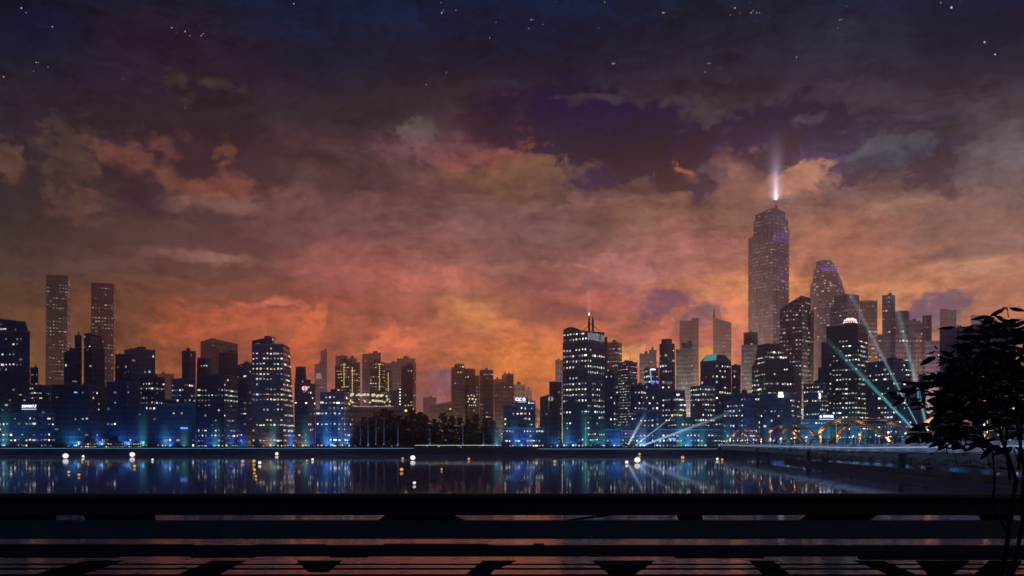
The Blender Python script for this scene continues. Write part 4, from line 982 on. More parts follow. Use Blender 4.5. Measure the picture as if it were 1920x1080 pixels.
M_MASTL = mk('mast', MB().tube([(0, 0, 0), (0, 0, 14)], .25, 6), M_FIX)
FM_lens['m'] = mk('lens', MB().box((-1.2, -.5, 15.1), (1.2, .5, 15.3)), emit('fill_mast_glass', (1.0, .8, .55), 2.0)); FM_hd = mk('fill_head', MB().box((-1.4, -.6, 14), (1.4, .6, 15.1)), M_FIX)
for r in BLD:  # unseen warm fill lamps added to brighten the inland tower bases
    if r['D'] < 1000: continue
    fc = max(r['faces'][:2], key=lambda f: (f[1]-f[0]).length)
    b0, b1 = fc[0], fc[1]; d_ = (b1-b0).normalized(); n_ = Vector((d_.y, -d_.x, 0))
    hgt = max(fc[2].z, fc[3].z)-GZ; off_ = min(90, 20+hgt*.16)
    c = b0.lerp(b1, .5) + n_*off_
    for tr_ in range(6):
        if not inside_any(c.x, c.y): break
        c -= n_*off_*.13
    e = empty('mast_lamp', (c.x, c.y, GZ)); e.rotation_euler = (0, 0, math.atan2(d_.y, d_.x))
    tag(e, 'added warm fill light at the foot of a hazy inland tower', 'lamp', 'added warm fill lights among the inland towers')
    for nm, me in (('mast', M_MASTL), ('fill_head', FM_hd), ('lens', FM_lens['m'])):
        o = bpy.data.objects.new(nm, me); COL.objects.link(o); o.parent = e
    ld = bpy.data.lights.new('fill_mast_glow', 'SPOT'); ld.energy = FILLP*off_*hgt*(1.9 if r['D'] > 1400 else 1.0)*((.6 if r['D'] > 2400 else .25) if c.x < 0 else 2.6 if hgt > 400 else 1.3); ld.color = (1.0, .74, .56); ld.shadow_soft_size = 1.0
    ld.spot_size = math.radians(150); ld.spot_blend = 1.0
    lo = bpy.data.objects.new('fill_mast_glow', ld); COL.objects.link(lo); lo.parent = e; lo.location = (0, .2, 16.0)
    lo.rotation_euler = Vector((0, .6, .8)).to_track_quat('-Z', 'Y').to_euler()
# light strips along the quay
E_STR = emit('quay_strip_light', (0.75, 0.85, 0.85), .7)
o = MB().box((P(778,0,604).x, 604, GZ+1.7), (P(940,0,604).x, 604.3, GZ+2.05)).build('light_strip', E_STR); tag(o, 'thin whitish light strip on the quay in front of the park trees', 'light strip')
o = MB().box((P(1008,0,599).x, 598.9, GZ-.75), (P(1345,0,599).x, 599.05, GZ-.5)).build('light_strip', emit('quay_edge_light', (0.38, 0.50, 0.75), .55)); tag(o, 'thin bluish light strip on the quay wall left of the bridge', 'light strip')

o = MB().box((P(-25,0,599).x, 598.85, GZ-.30), (P(776,0,599).x, 599.05, GZ-.12)).build('light_strip', emit('quay_blue_light', (0.20, 0.52, 0.80), .8)); tag(o, 'long faint blue light strip on the quay edge left of the park', 'light strip')
# ------------------------------------------------------------------ light beams
def beam_mat(L, r0, r1, col, k, falloff):  # light scattered by the air is put in as emission of the volume
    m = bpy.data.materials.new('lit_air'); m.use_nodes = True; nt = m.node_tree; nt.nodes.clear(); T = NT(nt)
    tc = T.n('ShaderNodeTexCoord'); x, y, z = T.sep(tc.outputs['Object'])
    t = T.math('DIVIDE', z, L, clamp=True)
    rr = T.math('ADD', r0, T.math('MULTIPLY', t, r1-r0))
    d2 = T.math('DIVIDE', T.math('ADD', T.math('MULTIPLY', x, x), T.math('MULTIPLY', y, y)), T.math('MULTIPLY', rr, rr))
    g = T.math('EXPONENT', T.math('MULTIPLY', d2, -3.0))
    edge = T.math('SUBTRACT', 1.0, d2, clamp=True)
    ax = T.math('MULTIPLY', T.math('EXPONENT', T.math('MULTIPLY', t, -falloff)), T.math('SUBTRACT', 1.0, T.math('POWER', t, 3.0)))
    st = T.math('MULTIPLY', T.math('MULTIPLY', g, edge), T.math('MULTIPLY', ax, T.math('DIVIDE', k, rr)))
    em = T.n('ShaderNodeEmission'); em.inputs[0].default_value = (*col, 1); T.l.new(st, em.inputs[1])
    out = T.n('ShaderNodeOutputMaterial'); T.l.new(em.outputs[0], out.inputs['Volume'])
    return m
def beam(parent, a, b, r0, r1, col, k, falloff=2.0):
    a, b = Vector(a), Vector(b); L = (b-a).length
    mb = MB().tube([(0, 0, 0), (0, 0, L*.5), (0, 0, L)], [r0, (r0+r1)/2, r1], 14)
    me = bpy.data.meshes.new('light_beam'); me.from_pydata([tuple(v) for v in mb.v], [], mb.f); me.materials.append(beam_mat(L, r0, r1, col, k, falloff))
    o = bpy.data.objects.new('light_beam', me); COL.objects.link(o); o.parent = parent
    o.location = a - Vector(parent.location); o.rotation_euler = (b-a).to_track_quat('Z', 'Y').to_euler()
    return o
def searchlight(label, ax, ay, bx_, by_, D, r0, r1, col, k, falloff=2.0, group=None):
    a = P(ax, ay, D); b = P(bx_, by_, D)
    root = tag(empty('searchlight', (a.x, D, GZ)), label, 'searchlight', group)
    q = (b-a).normalized()
    if a.z > GZ+1.2: MB().box((a.x-.7, D-.7, GZ), (a.x+.7, D+.7, a.z-.9)).build('pedestal', M_FIX, root)
    MB().tube([a-q*1.0, a-q*.7, a+q*.4, a+q*.5], [.35, .75, .8, .86], 12).build('housing', M_FIX, root)
    MB().tube([a+q*.42, a+q*.52], [.72, .72], 12).build('lens', E_FL['w'], root)
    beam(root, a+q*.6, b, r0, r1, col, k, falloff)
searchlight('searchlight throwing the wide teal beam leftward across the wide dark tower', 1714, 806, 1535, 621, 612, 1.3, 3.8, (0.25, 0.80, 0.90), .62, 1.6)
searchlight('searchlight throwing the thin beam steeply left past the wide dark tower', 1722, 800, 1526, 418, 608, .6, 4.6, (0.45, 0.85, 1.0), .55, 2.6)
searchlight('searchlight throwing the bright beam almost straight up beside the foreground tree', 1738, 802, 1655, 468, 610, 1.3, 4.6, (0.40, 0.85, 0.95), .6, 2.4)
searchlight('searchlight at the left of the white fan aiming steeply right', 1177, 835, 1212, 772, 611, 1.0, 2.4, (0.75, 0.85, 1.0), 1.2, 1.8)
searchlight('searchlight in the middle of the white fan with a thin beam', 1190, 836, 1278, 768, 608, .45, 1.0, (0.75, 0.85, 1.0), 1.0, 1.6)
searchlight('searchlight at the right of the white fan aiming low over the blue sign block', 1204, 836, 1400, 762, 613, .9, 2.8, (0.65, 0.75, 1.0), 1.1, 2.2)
PLB = 'slim upright lights among the park trees'
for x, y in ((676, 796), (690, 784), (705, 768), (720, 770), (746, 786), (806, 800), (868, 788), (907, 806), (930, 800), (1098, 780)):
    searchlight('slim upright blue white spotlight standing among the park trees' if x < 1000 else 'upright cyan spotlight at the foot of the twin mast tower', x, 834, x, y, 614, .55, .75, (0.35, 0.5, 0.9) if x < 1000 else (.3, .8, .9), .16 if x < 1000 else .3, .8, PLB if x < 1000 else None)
rb_ = random.Random(8)
for (e, p, c_, s_) in FLOOD_BEAMS:  # haze glow over the quay, put in as emissive volumes
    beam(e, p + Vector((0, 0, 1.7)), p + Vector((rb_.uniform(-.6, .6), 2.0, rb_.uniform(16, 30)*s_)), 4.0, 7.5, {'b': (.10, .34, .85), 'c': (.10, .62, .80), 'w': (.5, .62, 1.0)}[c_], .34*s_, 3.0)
# beacon on the tallest tower and its column of beam glow
D0 = 2524; a = P(1455, 374, D0)
bc = tag(empty('beacon_light', a), 'white beacon on the needle spire with a column of light rising into the clouds', 'beacon')
MB().ball(a+Vector((0, 0, 1.5)), 2.6, 10, 8).build('lamp', emit('beacon_glass', (1.0, 0.95, 1.0), 5.0), bc)
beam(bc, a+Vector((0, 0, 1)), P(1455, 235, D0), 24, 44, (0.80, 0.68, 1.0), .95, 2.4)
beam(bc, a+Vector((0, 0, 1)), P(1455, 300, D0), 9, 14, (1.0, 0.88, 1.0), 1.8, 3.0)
a = P(1104.6, 588, 664); bc = tag(empty('beacon_light', a), 'small lamp above the twin masts with a faint upright beam', 'beacon')
MB().ball(a+Vector((0, 0, .3)), .4, 8, 6).build('lamp', E_SIGN, bc)
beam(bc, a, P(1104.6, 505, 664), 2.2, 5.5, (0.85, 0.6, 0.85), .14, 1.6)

# ------------------------------------------------------------------ park trees on the far quay
def leaf_mat(name, col):
    m = pbsdf(name, col, .8, .15); T = NT(m.node_tree); b = m.node_tree.nodes['Principled BSDF']
    oi = T.n('ShaderNodeNewGeometry'); k = T.maprange(oi.outputs['Random Per Island'], 0, 1, .55, 1.5, 'LINEAR')
    T.l.new(T.mix(1.0, (*col, 1), T.comb(k, k, k), 'MULTIPLY'), b.inputs['Base Color'])
    return m
M_PARK = leaf_mat('park_foliage', (0.030, 0.032, 0.05)); M_BARK = pbsdf('bark', (0.05, 0.04, 0.03), .9, .2, var=.4, vscale=3)
def park_tree(seed, H, Rm):
    rnd = random.Random(seed); mb = MB(); tr = MB()
    tr.tube([(0, 0, 0), (.2, 0, H*.4), (0, .1, H*.92)], [.55, .38, .08], 8)
    nt = 10
    for i in range(nt):
        f = i/(nt-1); z = H*(.16 + .82*f)
        rad = Rm*(1-.80*f**1.5)*rnd.uniform(.82, 1.12)
        nbr = max(5, int(11*(1-.5*f)))
        for b_ in range(nbr):
            a = 2*math.pi*b_/nbr + rnd.uniform(-.3, .3); rr = rad*rnd.uniform(.72, 1.12)
            zz = z + rnd.uniform(-.05, .05)*H
            if f < .9: tr.tube([(0, 0, zz-.04*H), (math.cos(a)*rr*.8, math.sin(a)*rr*.8, zz)], [.12, .03], 4, False)
            for q_ in range(44):
                t = rnd.random()**.6; sp = rnd.gauss(0, .20)*rr*(.5+t*.5)
                c = Vector((math.cos(a)*rr*t - math.sin(a)*sp, math.sin(a)*rr*t + math.cos(a)*sp, zz + rnd.gauss(0, .25) + .05*H*(t-.6)))
                s = rnd.uniform(.5, 1.05); n0 = len(mb.v)
                d = Vector((math.cos(a+rnd.uniform(-1, 1)), math.sin(a+rnd.uniform(-1, 1)), rnd.uniform(-.15, .45))).normalized(); e = d.cross(Vector((rnd.uniform(-.5, .5), rnd.uniform(-.5, .5), 1))).normalized()
                mb.v += [c-d*s, c+e*s*.45, c+d*s, c-e*s*.55]; mb.f.append((n0, n0+1, n0+2, n0+3))
    return mk('crown', mb, M_PARK), mk('trunk', tr, M_BARK)
PT = [park_tree(1, 24, 8.5), park_tree(2, 22, 9.5), park_tree(3, 20, 8)]
ptx = [(669,797,0),(682,785,1),(694,786,2),(706,776,1),(720,766,0),(733,774,1),(748,781,2),(762,782,1),(774,770,0),(787,776,2),(799,783,1),(815,788,2),(831,774,0),(847,783,1),(862,782,0),(878,789,2),(893,776,0),(909,790,1),(924,791,2)]
lead = 'dark layered park tree %s'
ptl = ['at the left end of the row next to the stepped block', 'second from the left end of the row', 'left of the long terrace edge with a lower top', 'leaning against the tallest tree on its left', 'tallest of the row, under the terrace middle', 'just right of the tallest tree of the row', 'small one under the lower brown block', 'low one under the slant topped brown tower', 'big rounded one beneath the amber lamp', 'just right of the big rounded one', 'beneath the tiny pale far block', 'lowest one in the dip of the row', 'peaked one below the long sloping roof', 'right of the peaked one', 'under the rounded brown tower', 'low one right of the rounded brown tower', 'tall one below the dark brown tower', 'right of the tall one near the row end', 'last one beside the bank sign building']
for i, (x, y, v_) in enumerate(ptx):
    D = 628 + (i % 3)*9 + 6; H = zat(y, D) - GZ
    base_h = (24, 22, 20)[v_]
    e = empty('park_tree', (P(x, 0, D).x, D, GZ)); tag(e, lead % ptl[i], 'tree', 'dark park trees along the far quay')
    s = H/base_h; rz = random.uniform(0, 6.28)
    for nm, me in (('crown', PT[v_][0]), ('trunk', PT[v_][1])):
        o = bpy.data.objects.new(nm, me); COL.objects.link(o); o.parent = e; o.scale = (s*1.0, s*1.0, s); o.rotation_euler = (0, 0, rz)
a = P(761, 770, 1085); e = tag(empty('wall_lamp', a), 'amber lamp glowing above the park trees', 'lamp')
MB().ball(a, 1.6, 10, 6).build('globe', emit('amber_lamp', (1.0, 0.6, 0.2), 1.6), e); MB().box((a.x-.3, a.y, a.z-.3), (a.x+.3, 1090.2, a.z+.3)).build('bracket', M_FIX, e)

# ------------------------------------------------------------------ arched bridge
A0 = Vector((140.7, 600.0)); AV = Vector((-82.7, -454.0)); AL = AV.length; AD = AV/AL; AR = Vector((AD.y, -AD.x))*-1
if AR.x < 0: AR = -AR
def deck_z(t): 
    s = min(1.0, t); return HC + 4.0 + (0.85-4.0)*(1-(1-s)**1.0)
def bp(t, off, dz=0): 
    p = A0 + AV*t + AR*off; return Vector((p.x, p.y, deck_z(t)+dz))
BW = 4.4
M_DECK = pbsdf('bridge_concrete', (0.34, 0.36, 0.42), .7, .3, var=.3, vscale=.6); M_GIRD = pbsdf('girder_steel', (0.03, 0.033, 0.04), .6, .4, var=.3, vscale=.7)
M_ARCH = pbsdf('arch_paint', (0.58, 0.34, 0.17), .45, .5, .0, var=.25, vscale=.8); M_ARCHD = pbsdf('far_arch_paint', (0.06, 0.04, 0.035), .5, .4, var=.25, vscale=.8)
M_HANG = pbsdf('hanger_paint', (0.30, 0.20, 0.05), .5)
br = tag(empty('arched_bridge', (A0.x, A0.y, 0)), 'long footbridge with rows of orange steel arches crossing to the far quay', 'bridge')
TE = 1.30; NS = 60
ts = [TE*i/NS for i in range(NS+1)]
def ribbon(o0, o1, z0, z1):
    mb = MB()
    for i, t in enumerate(ts):
        mb.v += [bp(t, o0, z0(t)), bp(t, o1, z0(t)), bp(t, o1, z1(t)), bp(t, o0, z1(t))]
    for i in range(NS):
        a, b = i*4, (i+1)*4
        for k_ in range(4): j = (k_+1) % 4; mb.f.append((a+k_, b+k_, b+j, a+j))
    mb.f += [(0, 1, 2, 3), (NS*4+3, NS*4+2, NS*4+1, NS*4)]
    return mb
ribbon(-.3, BW+.3, lambda t: -1.25-.7*max(0, 1-t), lambda t: 0.0).build('deck', M_DECK, br)
ribbon(.5, BW-.5, lambda t: -2.5-1.2*max(0, 1-t), lambda t: -1.3-.7*max(0, 1-t)).build('girder', M_GIRD, br)
ribbon(-.36, -.31, lambda t: -.62-.4*max(0, 1-t), lambda t: -.48-.35*max(0, 1-t)).build('light_strip', emit('deck_strip_light', (0.45, 0.62, 0.9), .55), br)
for off in (-.2, BW+.2):
    mb = MB()
    mb.tube([bp(t, off, 1.05) for t in ts], .06, 5); mb.tube([bp(t, off, .6) for t in ts], .035, 5)
    t = 0
    while t < TE: mb.beam(bp(t, off, 0), bp(t, off, 1.05), .07); t += 3.0/AL
    mb.build('handrail', M_GIRD, br)
spans = [(.194, .554, 6.4), (.62, .856, 5.3), (.869, 1.045, 4.7), (1.053, 1.20, 4.4)]
for (t0, t1, h) in spans:
    for off, mt in ((0, M_ARCH), (BW, M_ARCH)):
        pts = [bp(t0+(t1-t0)*i/28, off, h*4*(i/28)*(1-i/28)-.1) for i in range(29)]
        mb = MB()
        for i in range(28): mb.beam(pts[i].lerp(pts[i+1], -.04), pts[i].lerp(pts[i+1], 1.04), .36+.5*max(0, 1-t0), .42+.5*max(0, 1-t0))
        mb.build('arch_rib', mt, br)
        for i in range(2, 27, 2):
            MB().beam(bp(t0+(t1-t0)*i/28, off, 0), pts[i]-Vector((0, 0, .1)), .13).build('hanger', M_HANG, br)
    ck = MB()
    for i in (8, 11, 14, 17, 20):
        f = i/28; ck.beam(bp(t0+(t1-t0)*f, 0, h*4*f*(1-f)-.1), bp(t0+(t1-t0)*f, BW, h*4*f*(1-f)-.1), .2)
    ck.build('cross_strut', M_GIRD, br)
for t, w in ((.01, 3.6), (.18, 1.6), (.585, 2.0), (.862, 1.7), (1.049, 1.35), (1.21, 1.2)):
    mb = MB()
    for off in (.35, BW-.35):
        p = bp(t, off); mb.tube([(p.x, p.y, -1.5), (p.x, p.y, p.z-2.2)], w*.42, 10)
    c1, c2 = bp(t, -.2, -1.9-.9*max(0, 1-t)), bp(t, BW+.2, -1.9-.9*max(0, 1-t)); mb.beam(c1, c2, w*.95, 1.0)
    mb.build('pier', M_GIRD, br)
tr = MB(); t = .87
while t < 1.24:
    dt = 5.0/AL*1.6
    for off in (.3, BW-.3):
        lo = -deck_z(t)+1.0; hi = -1.9
        tr.beam(bp(t, off, lo), bp(t+dt, off, hi), .10); tr.beam(bp(t, off, hi), bp(t+dt, off, lo), .10); tr.beam(bp(t, off, lo), bp(t, off, hi), .12)
        tr.beam(bp(t, off, lo+.25), bp(t+dt, off, lo+.25), .14); tr.beam(bp(t, off, (lo+hi)/2), bp(t+dt, off, (lo+hi)/2), .08)
    t += dt
tr.build('under_deck_truss', M_GIRD, br)
fe = MB(); N_ = 20
for i in range(N_):
    ta, tb = .80+.48*i/N_, .80+.48*(i+1)/N_
    a = bp(ta, -1.5); b = bp(tb, -1.5); a.z = b.z = .42; fe.beam(a, b, .5, .85)
    if i % 2 == 0:
        fe.beam(a, Vector((a.x, a.y, -1.5)), .3); c = bp(ta, .35); c.z = .42; fe.beam(a, c, .25)
fe.build('fender_beam', pbsdf('fender_timber', (0.035, 0.025, 0.022), .8, var=.4, vscale=2), br)
E_DL = {'o': emit('warm_deck_lamp_glass', (1.0, 0.62, 0.3), 2.5), 'c': emit('cool_deck_lamp_glass', (0.5, 0.95, 0.9), 2.0)}
t = .05; i = 0
while t < 1.22:
    off = BW+.2 if i % 2 else -.2
    p = bp(t, off, 0); c_ = 'o' if i % 3 != 1 else 'c'
    MB().tube([p, p+Vector((0, 0, 1.5))], .05, 6).build('lamp_post', M_GIRD, br)
    MB().ball(p+Vector((0, 0, 1.65)), .16+.10*max(0, 1-t), 8, 6).build('deck_lamp', E_DL[c_], br)
    if i % 2 == 0:
        ld = bpy.data.lights.new('deck_lamp_glow', 'SPOT'); ld.energy = 2000*(1+2.6*max(0, 1-t)); ld.color = (1.0, .58, .30); ld.shadow_soft_size = .2; ld.spot_size = math.radians(140); ld.spot_blend = 1
        lo = bpy.data.objects.new('deck_lamp_glow', ld); COL.objects.link(lo); lo.parent = br; lo.location = bp(t, -1.3, .2) - Vector(br.location); lo.rotation_euler = Vector((AR.x*.5, AR.y*.5, .9)).to_track_quat('-Z', 'Y').to_euler()
    if True:  # fill lamps on long brackets, added to brighten the deck side
        ld = bpy.data.lights.new('fascia_fill_glow', 'SPOT'); ld.energy = 380*(1+1.2*max(0, 1-t)); ld.color = (.45, .65, 1.0); ld.shadow_soft_size = .2; ld.spot_size = math.radians(150); ld.spot_blend = 1
        q_ = bp(t, -5.2, -1.1); MB().beam(bp(t, -.3, -1.1), q_+Vector((0, 0, -.25)), .08).build('fill_lamp_bracket', M_GIRD, br)
        MB().box((q_.x-.12, q_.y-.12, q_.z-.3), (q_.x+.12, q_.y+.12, q_.z-.15)).build('fascia_fill_lamp', M_GIRD, br)
        lo = bpy.data.objects.new('fascia_fill_glow', ld); COL.objects.link(lo); lo.parent = br; lo.location = q_ - Vector(br.location); lo.rotation_euler = Vector((AR.x, AR.y, .06)).to_track_quat('-Z', 'Y').to_euler()
    t += .032 if t < .8 else .022; i += 1

# ------------------------------------------------------------------ floating lanterns on the water
E_LW = emit('white_lantern_glow', (1.0, 0.93, 0.9), 1.1); E_LO = emit('amber_lantern_glow', (1.0, 0.48, 0.16), .75)
M_FLT = pbsdf('lantern_float', (0.03, 0.025, 0.02), .8)
lanterns = [(123,860,6.5,'w','large white ball lantern floating at the left end of the river'),(156,858,3,'w','small white ball lantern floating right of the large left one'),(248,857,6,'w','large white ball lantern floating below the long glass arcade'),(286,864,2.6,'w','small white ball lantern floating right of the arcade reflection'),(487,871,4,'w','white ball lantern floating beside the amber cluster'),(519,853,4,'w','white ball lantern floating close under the quay below the tapering tower'),(586,864,3,'w','small white ball lantern floating under the round emblem tower'),
 (774,863,6,'w','large white ball lantern floating below the park trees'),(777,909,3.6,'w','dim white ball lantern floating nearest the railing below the park'),(1195,868,7,'w','largest white ball lantern floating below the searchlight fan'),(1175,870,4,'w','white ball lantern floating just left of the largest one'),(1345,863,3,'w','small white ball lantern floating beside the bridge end'),
 (129,888,3,'o','amber ball lantern floating below the large left white one'),(148,893,3,'o','lowest amber ball lantern of the left trio'),(154,865,2.4,'o','amber ball lantern under the small left white one'),(252,877,3.4,'o','amber ball lantern floating below the arcade'),(455,868,3.6,'o','leftmost amber ball lantern of the cluster'),(476,868,4,'o','large amber ball lantern in the middle of the cluster'),(477,884,3.4,'o','amber ball lantern second from below in the cluster'),(480,896,3,'o','lowest amber ball lantern of the cluster'),(575,866,2.5,'o','amber ball lantern next to the small white one'),
 (753,884,4.2,'o','amber ball lantern lower left under the park trees'),(755,862,2.8,'o','amber ball lantern left of the large park white one'),(828,882,2.4,'o','small amber ball lantern in the middle of the park reflection'),(879,863,3,'o','amber ball lantern floating at the right of the park'),(1040,868,3.2,'o','amber ball lantern below the twin mast tower'),(1199,854,3.2,'o','amber ball lantern at the quay below the searchlight fan'),(1280,861,4,'o','amber ball lantern floating left of the bridge'),(1354,864,2.8,'o','amber ball lantern against the first bridge pier')]
for (x, y, r, c_, lb) in lanterns:
    y = max(y, 854); D = HC*F/(y-HY); rr = r*D/F*.8; p = P(x, HY, D)
    e = empty('floating_lantern', (p.x, D, 0)); tag(e, lb, 'lantern')
    MB().tube([(p.x, D, -.1), (p.x, D, .12*rr+.05)], rr*1.05, 12).build('float', M_FLT, e)
    MB().ball((p.x, D, rr*.95+.05), rr, 12, 8, .9).build('globe', E_LW if c_ == 'w' else E_LO, e, True)

# ------------------------------------------------------------------ near bank: boardwalk, timber railing, tree
DZ = HC-1.75
M_WOOD = pbsdf('dark_wet_timber', (0.018, 0.036, 0.030), .65, .35, var=.5, vscale=3)
M_WOODB = pbsdf('black_timber', (0.014, 0.016, 0.017), .75, .25, var=.5, vscale=3)
pl = MB()
for i in range(64): pl.box((-12, -3+i*.195, DZ-.06), (12, -3+i*.195+.185, DZ))
o = pl.build('boardwalk', M_WOODB); o['kind'] = 'structure'
RD = 9.0; kr = RD/F
rail = tag(empty('railing', (0, RD, DZ)), 'dark timber railing of wide horizontal boards running across the near bank', 'railing')
def zr(y): return HC + (HY-y)/F*RD
def board(name, y0, y1, x0, x1, th, dy, mat, bev=.008):
    X0, X1 = (x0-CX)*kr, (x1-CX)*kr; Z0, Z1 = zr(y1), zr(y0)
    o = MB().box((X0, RD+dy-th/2, Z0), (X1, RD+dy+th/2, Z1)).build(name, mat, rail)
    bv = o.modifiers.new('bevel', 'BEVEL'); bv.width = bev; bv.segments = 2
    return o
board('top_rail', 925.5, 934, -700, 2700, .22, -.03, M_WOOD, .012)
board('rail_board', 934.5, 965.5, -700, 2700, .09, 0, M_WOODB)
board('rail_board', 975.5, 1010, -700, 2700, .08, 0, M_WOOD)
board('rail_board', 1022.2, 1043, -700, 2700, .07, 0, M_WOODB)
board('thin_rail', 1056.8, 1059.5, -700, 2700, .04, 0, M_WOODB, .003); board('thin_rail', 1065.0, 1068, -700, 2700, .04, 0, M_WOODB, .003); board('thin_rail', 1077, 1082, -700, 2700, .04, 0, M_WOODB, .003)
board('rail_board', 1090, 1120, -700, 2700, .07, 0, M_WOODB)
def brace(pts, dy=.10, th=.06, mat=M_WOODB, name='brace'):
    mb = MB(); n = len(pts)
    mb.v = [Vector(((x-CX)*kr, RD+dy-th/2, zr(y))) for x, y in pts] + [Vector(((x-CX)*kr, RD+dy+th/2, zr(y))) for x, y in pts]
    mb.f = [tuple(range(n)), tuple(n+i for i in reversed(range(n)))] + [(i, n+i, n+(i+1) % n, (i+1) % n) for i in range(n)]
    return mb.build(name, mat, rail)
for pts in ([(-60,964),(97,964),(94,977),(-60,977)], [(150,964),(281,964),(285,977),(154,977)], [(726,964),(843,964),(872,977),(706,977)], [(1126,964),(1150,964),(1148,968),(1075,977),(1060,976),(1120,968)], [(1271,964),(1317,964),(1321,977),(1276,977)], [(1521,964),(1655,964),(1634,977),(1505,977)], [(1842,964),(1900,964),(1905,977),(1850,977)]):
    brace(pts, .085, .05, name='spacer_block')
for pts in ([(225,1054),(120,1088),(20,1088),(150,1054)], [(455,1054),(390,1054),(300,1090),(385,1090)], [(553,1054),(637,1054),(612,1075),(575,1075)], [(968,1054),(905,1054),(860,1090),(910,1090),(925,1072)], [(1113,1054),(1230,1054),(1185,1084),(1150,1084)], [(1412,1054),(1455,1054),(1500,1090),(1445,1090)], [(1608,1054),(1665,1054),(1750,1090),(1700,1090)], [(1728,1054),(1826,1054),(1790,1082),(1752,1082)], [(1868,1054),(1925,1054),(1900,1090),(1830,1090)]):
    brace(pts, .11, .06, name='brace')
# narrow cover strips of differing length that break the board edges
for (x0, x1, y0, y1) in ((-200,226,1042,1045),(360,480,1042.5,1045),(620,690,1042,1044.5),(-200,174,1038,1042),(720,915,1020,1022.5),(1000,1020,1019.5,1022.5),(1265,1430,1042,1046),(1610,2000,1043,1049),(-100,360,1020.8,1022.5),(480,610,1021,1024)):
    board('cover_strip', y0, y1, x0, x1, .10, -.005, M_WOODB, .003)
for x in (-300, 420, 1180, 2140):   # posts down to the boardwalk, behind the boards
    X = (x-CX)*kr; MB().box((X-.06, RD+.12, DZ-.4), (X+.06, RD+.24, zr(1090))).build('post', M_WOODB, rail)
pile = MB()
for x in (-9, -4.5, 0, 4.5, 9):
    for y_ in (0, 4.5, 8.8): pile.tube([(x, y_, -1.5), (x, y_, DZ-.06)], .14, 8)
o = pile.build('boardwalk_piles', M_WOODB); o['kind'] = 'structure'

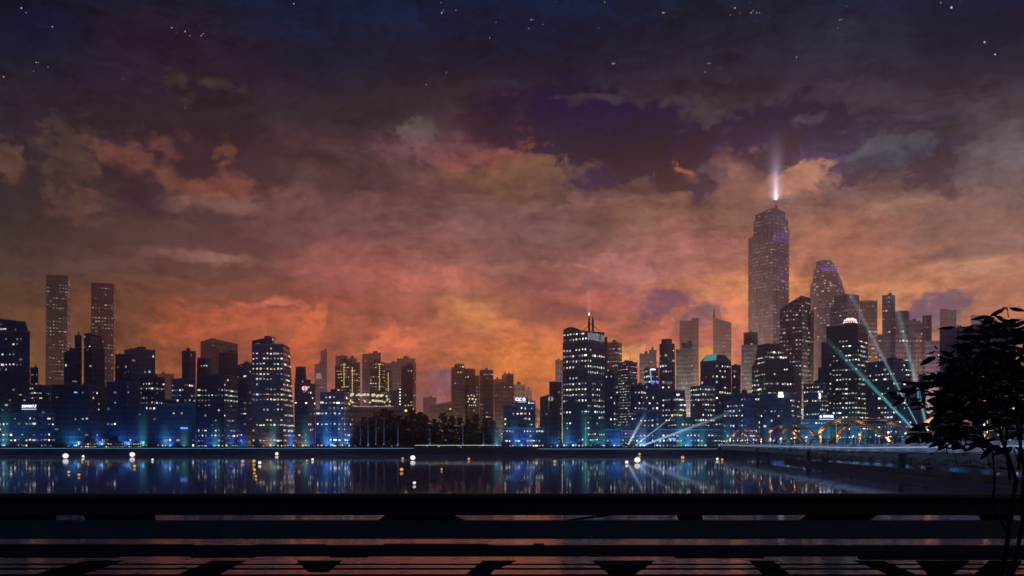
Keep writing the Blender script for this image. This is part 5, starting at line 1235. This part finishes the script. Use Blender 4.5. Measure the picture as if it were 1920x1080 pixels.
def near_tree():
    D = 7.2; k = D/F; rnd = random.Random(21)
    def q(x, y, dy=0.0): return Vector(((x-CX)*k, D+dy, HC+(HY-y)*k))
    base = q(1900, HY+1.75/k)
    root = tag(empty('leafy_tree', (base.x, D, DZ)), 'black silhouetted leafy tree with several thin stems at the right edge', 'tree')
    stems = [([(1898,1300),(1893,1080),(1888,1000),(1893,900),(1884,820),(1872,740),(1850,660),(1838,610)], [9,8,7,6.5,5,4.2,3,1.5]),
             ([(1908,1300),(1912,1080),(1914,980),(1908,880),(1912,780),(1920,700),(1915,620)], [7.5,6.5,6,5,4.5,3.5,1.5]),
             ([(1890,1000),(1872,945),(1862,905),(1850,850),(1838,800),(1800,740),(1760,725),(1715,722)], [4.5,4,3.6,3.4,3,2.6,2.2,1]),
             ([(1894,900),(1898,840),(1886,790),(1880,750),(1845,720),(1800,680),(1760,660)], [4,3.6,3,2.8,2.4,2,1]),
             ([(1910,880),(1930,780),(1965,700),(1980,640)], [4.5,4,3,1.5]),
             ([(1884,820),(1868,800),(1850,810),(1835,835)], [2.6,2.2,1.8,1]),
             ([(1872,740),(1895,690),(1900,640),(1885,600)], [3,2.6,2,1]),
             ([(1850,850),(1825,810),(1790,790),(1762,795)], [2.6,2.2,1.6,1])]
    tb = MB()
    for pts, rad in stems: tb.tube([q(x, y, .1*math.sin(i*1.7)) for i, (x, y) in enumerate(pts)], [r*k*.62 for r in rad], 7)
    mass = [(1832,592,30,14,10),(1878,602,30,14,9),(1912,612,30,16,12),(1935,600,16,10,5),(1845,620,40,10,6),(1950,640,60,40,30),(1905,660,70,45,70),(1840,665,55,42,56),(1795,668,38,22,20),(1770,700,34,24,16),(1765,650,16,8,3),(1720,726,22,12,9),(1750,742,34,18,18),(1800,725,50,38,48),(1860,722,60,42,66),(1930,730,60,50,56),(1850,770,50,34,30),(1795,790,40,26,24),(1818,815,42,22,26),(1905,775,34,26,20),(1785,748,30,20,14),(1765,812,22,16,10),(1835,833,16,10,8),(1872,800,14,14,4),(1880,830,10,10,0),(1960,790,40,30,14)]
    lf = MB()
    for (cx_, cy_, rx, ry, num) in mass:
        for c_ in range(int(num*.54)):
            a = rnd.uniform(0, 6.283); r_ = math.sqrt(rnd.random())
            x = cx_ + math.cos(a)*rx*r_; y = cy_ + math.sin(a)*ry*r_; dy = rnd.uniform(-.45, .45)
            c = q(x, y, dy)
            if rnd.random() < .55:
                ln = rnd.uniform(18, 42); tb.tube([c, c + Vector((rnd.uniform(-.3, .5), rnd.uniform(-.2, .2), -1)).normalized()*ln*k], [.5*k, 1.0*k], 4, False)
            nl = rnd.randint(4, 7); a0 = rnd.uniform(0, 6.28)
            for j in range(nl):
                t = a0 + 6.283*j/nl + rnd.uniform(-.25, .25)
                droop = rnd.uniform(-.75, .12)
                d = Vector((math.cos(t), math.sin(t)*.9, droop)).normalized(); Lf = rnd.uniform(18, 36)*k; wd = Lf*rnd.uniform(.14, .21)
                sd = d.cross(Vector((rnd.uniform(-.4, .4), -.8+rnd.uniform(-.3, .3), .6))).normalized()
                dn = d.cross(sd)*(-.12*Lf); st = c + d*(3*k)
                n0 = len(lf.v)
                lf.v += [st, st+d*Lf*.3+sd*wd*.85, st+d*Lf*.62+sd*wd*.8+dn*.5, st+d*Lf+dn, st+d*Lf*.62-sd*wd*.8+dn*.5, st+d*Lf*.3-sd*wd*.85, st+d*Lf*.35+dn*-.15, st+d*Lf*.65+dn*.2]
                lf.f += [(n0, n0+1, n0+6), (n0+1, n0+2, n0+7, n0+6), (n0+2, n0+3, n0+7), (n0, n0+6, n0+5), (n0+6, n0+7, n0+4, n0+5), (n0+7, n0+3, n0+4)]
    tb.build('trunk', pbsdf('sapling_bark', (0.022, 0.016, 0.013), .9, .1, var=.4, vscale=30), root)
    lf.build('crown', leaf_mat('tree_leaves', (0.018, 0.018, 0.018)), root)
    pt = MB().box((base.x-.45, D-.35, DZ), (base.x+.75, D+.45, DZ+.42)); pt.build('planter', M_WOODB, root)
near_tree()

# ------------------------------------------------------------------ stars (far outside the haze)
st = [(98,50,1.5),(40,15,1.6),(49,24,1),(68,117,1.2),(72,117,.8),(63,133,.9),(90,126,.8),(7,144,1.5),(322,52,1.5),(347,59,1.6),(331,61,.8),(377,67,1.3),(381,63,1),(356,67,.8),(374,48,.8),(551,7,1.4),(230,147,1),(237,155,.8),(348,202,1),(255,297,1),(194,133,.7),(536,333,.8),(571,372,1.1),(587,379,.8),(828,24,1.6),(831,20,.9),(827,5,.9),(855,19,.8),(930,42,.9),(996,37,1.3),(1000,37,.8),(991,53,1),(1018,46,.8),(918,71,1),(837,136,.9),(799,159,1),(706,254,1),(663,278,1),(679,284,.9),(895,386,1),(851,409,.8),(867,415,.8),(758,503,.7),(987,290,.9),(1013,297,.9),(1107,202,.8),(1140,241,.8),(1134,4,1.1),(1043,4,.6),(1149,119,1.6),(1153,119,1),(1243,24,1.5),(1246,24,.9),(1265,33,.9),(1123,53,.7),(1128,98,.7),(1233,147,.6),
      (1378,15,1.6),(1408,24,1.3),(1412,20,.9),(1419,24,1.1),(1387,24,.9),(1424,24,1),(1415,40,.9),(1442,33,.9),(1369,28,.8),(1406,5,.8),(1587,12,1.2),(1575,37,1.2),(1579,37,.9),(1571,53,1),(1598,46,.8),(1494,107,1.2),(1327,119,1.3),(1322,135,1),(1331,119,.9),(1350,128,.8),(1379,159,.8),(1784,14,2.7),(1764,5,1.3),(1801,3,.8),(1846,79,2.4),(1866,102,1.9),(1286,254,.8),(1420,278,1),(1567,291,1.1),(1475,385,1.2),(1328,373,1),(1500,410,.6)]
mb = MB(); SD = 40000
for (x, y, r) in st: mb.ball(P(x, y, SD), r*SD/F*.75, 6, 4)
o = mb.build('stars', emit('starlight', (1.0, 0.96, 0.9), 1.1)); tag(o, 'small white stars scattered over the upper sky', 'stars', kind='stuff')

# ------------------------------------------------------------------ haze
m = bpy.data.materials.new('city_haze'); m.use_nodes = True; nt = m.node_tree; nt.nodes.clear()
pv = nt.nodes.new('ShaderNodeVolumePrincipled'); pv.inputs['Color'].default_value = (0.80, 0.82, 0.95, 1); pv.inputs['Density'].default_value = HAZE; pv.inputs['Anisotropy'].default_value = 0.96
om = nt.nodes.new('ShaderNodeOutputMaterial'); nt.links.new(pv.outputs[0], om.inputs['Volume'])
o = MB().box((-4300, -300, -3.0), (4300, 4000, 1000)).build('haze', m); tag(o, 'thin dusk haze hanging over the river and the whole city', 'haze', kind='stuff')
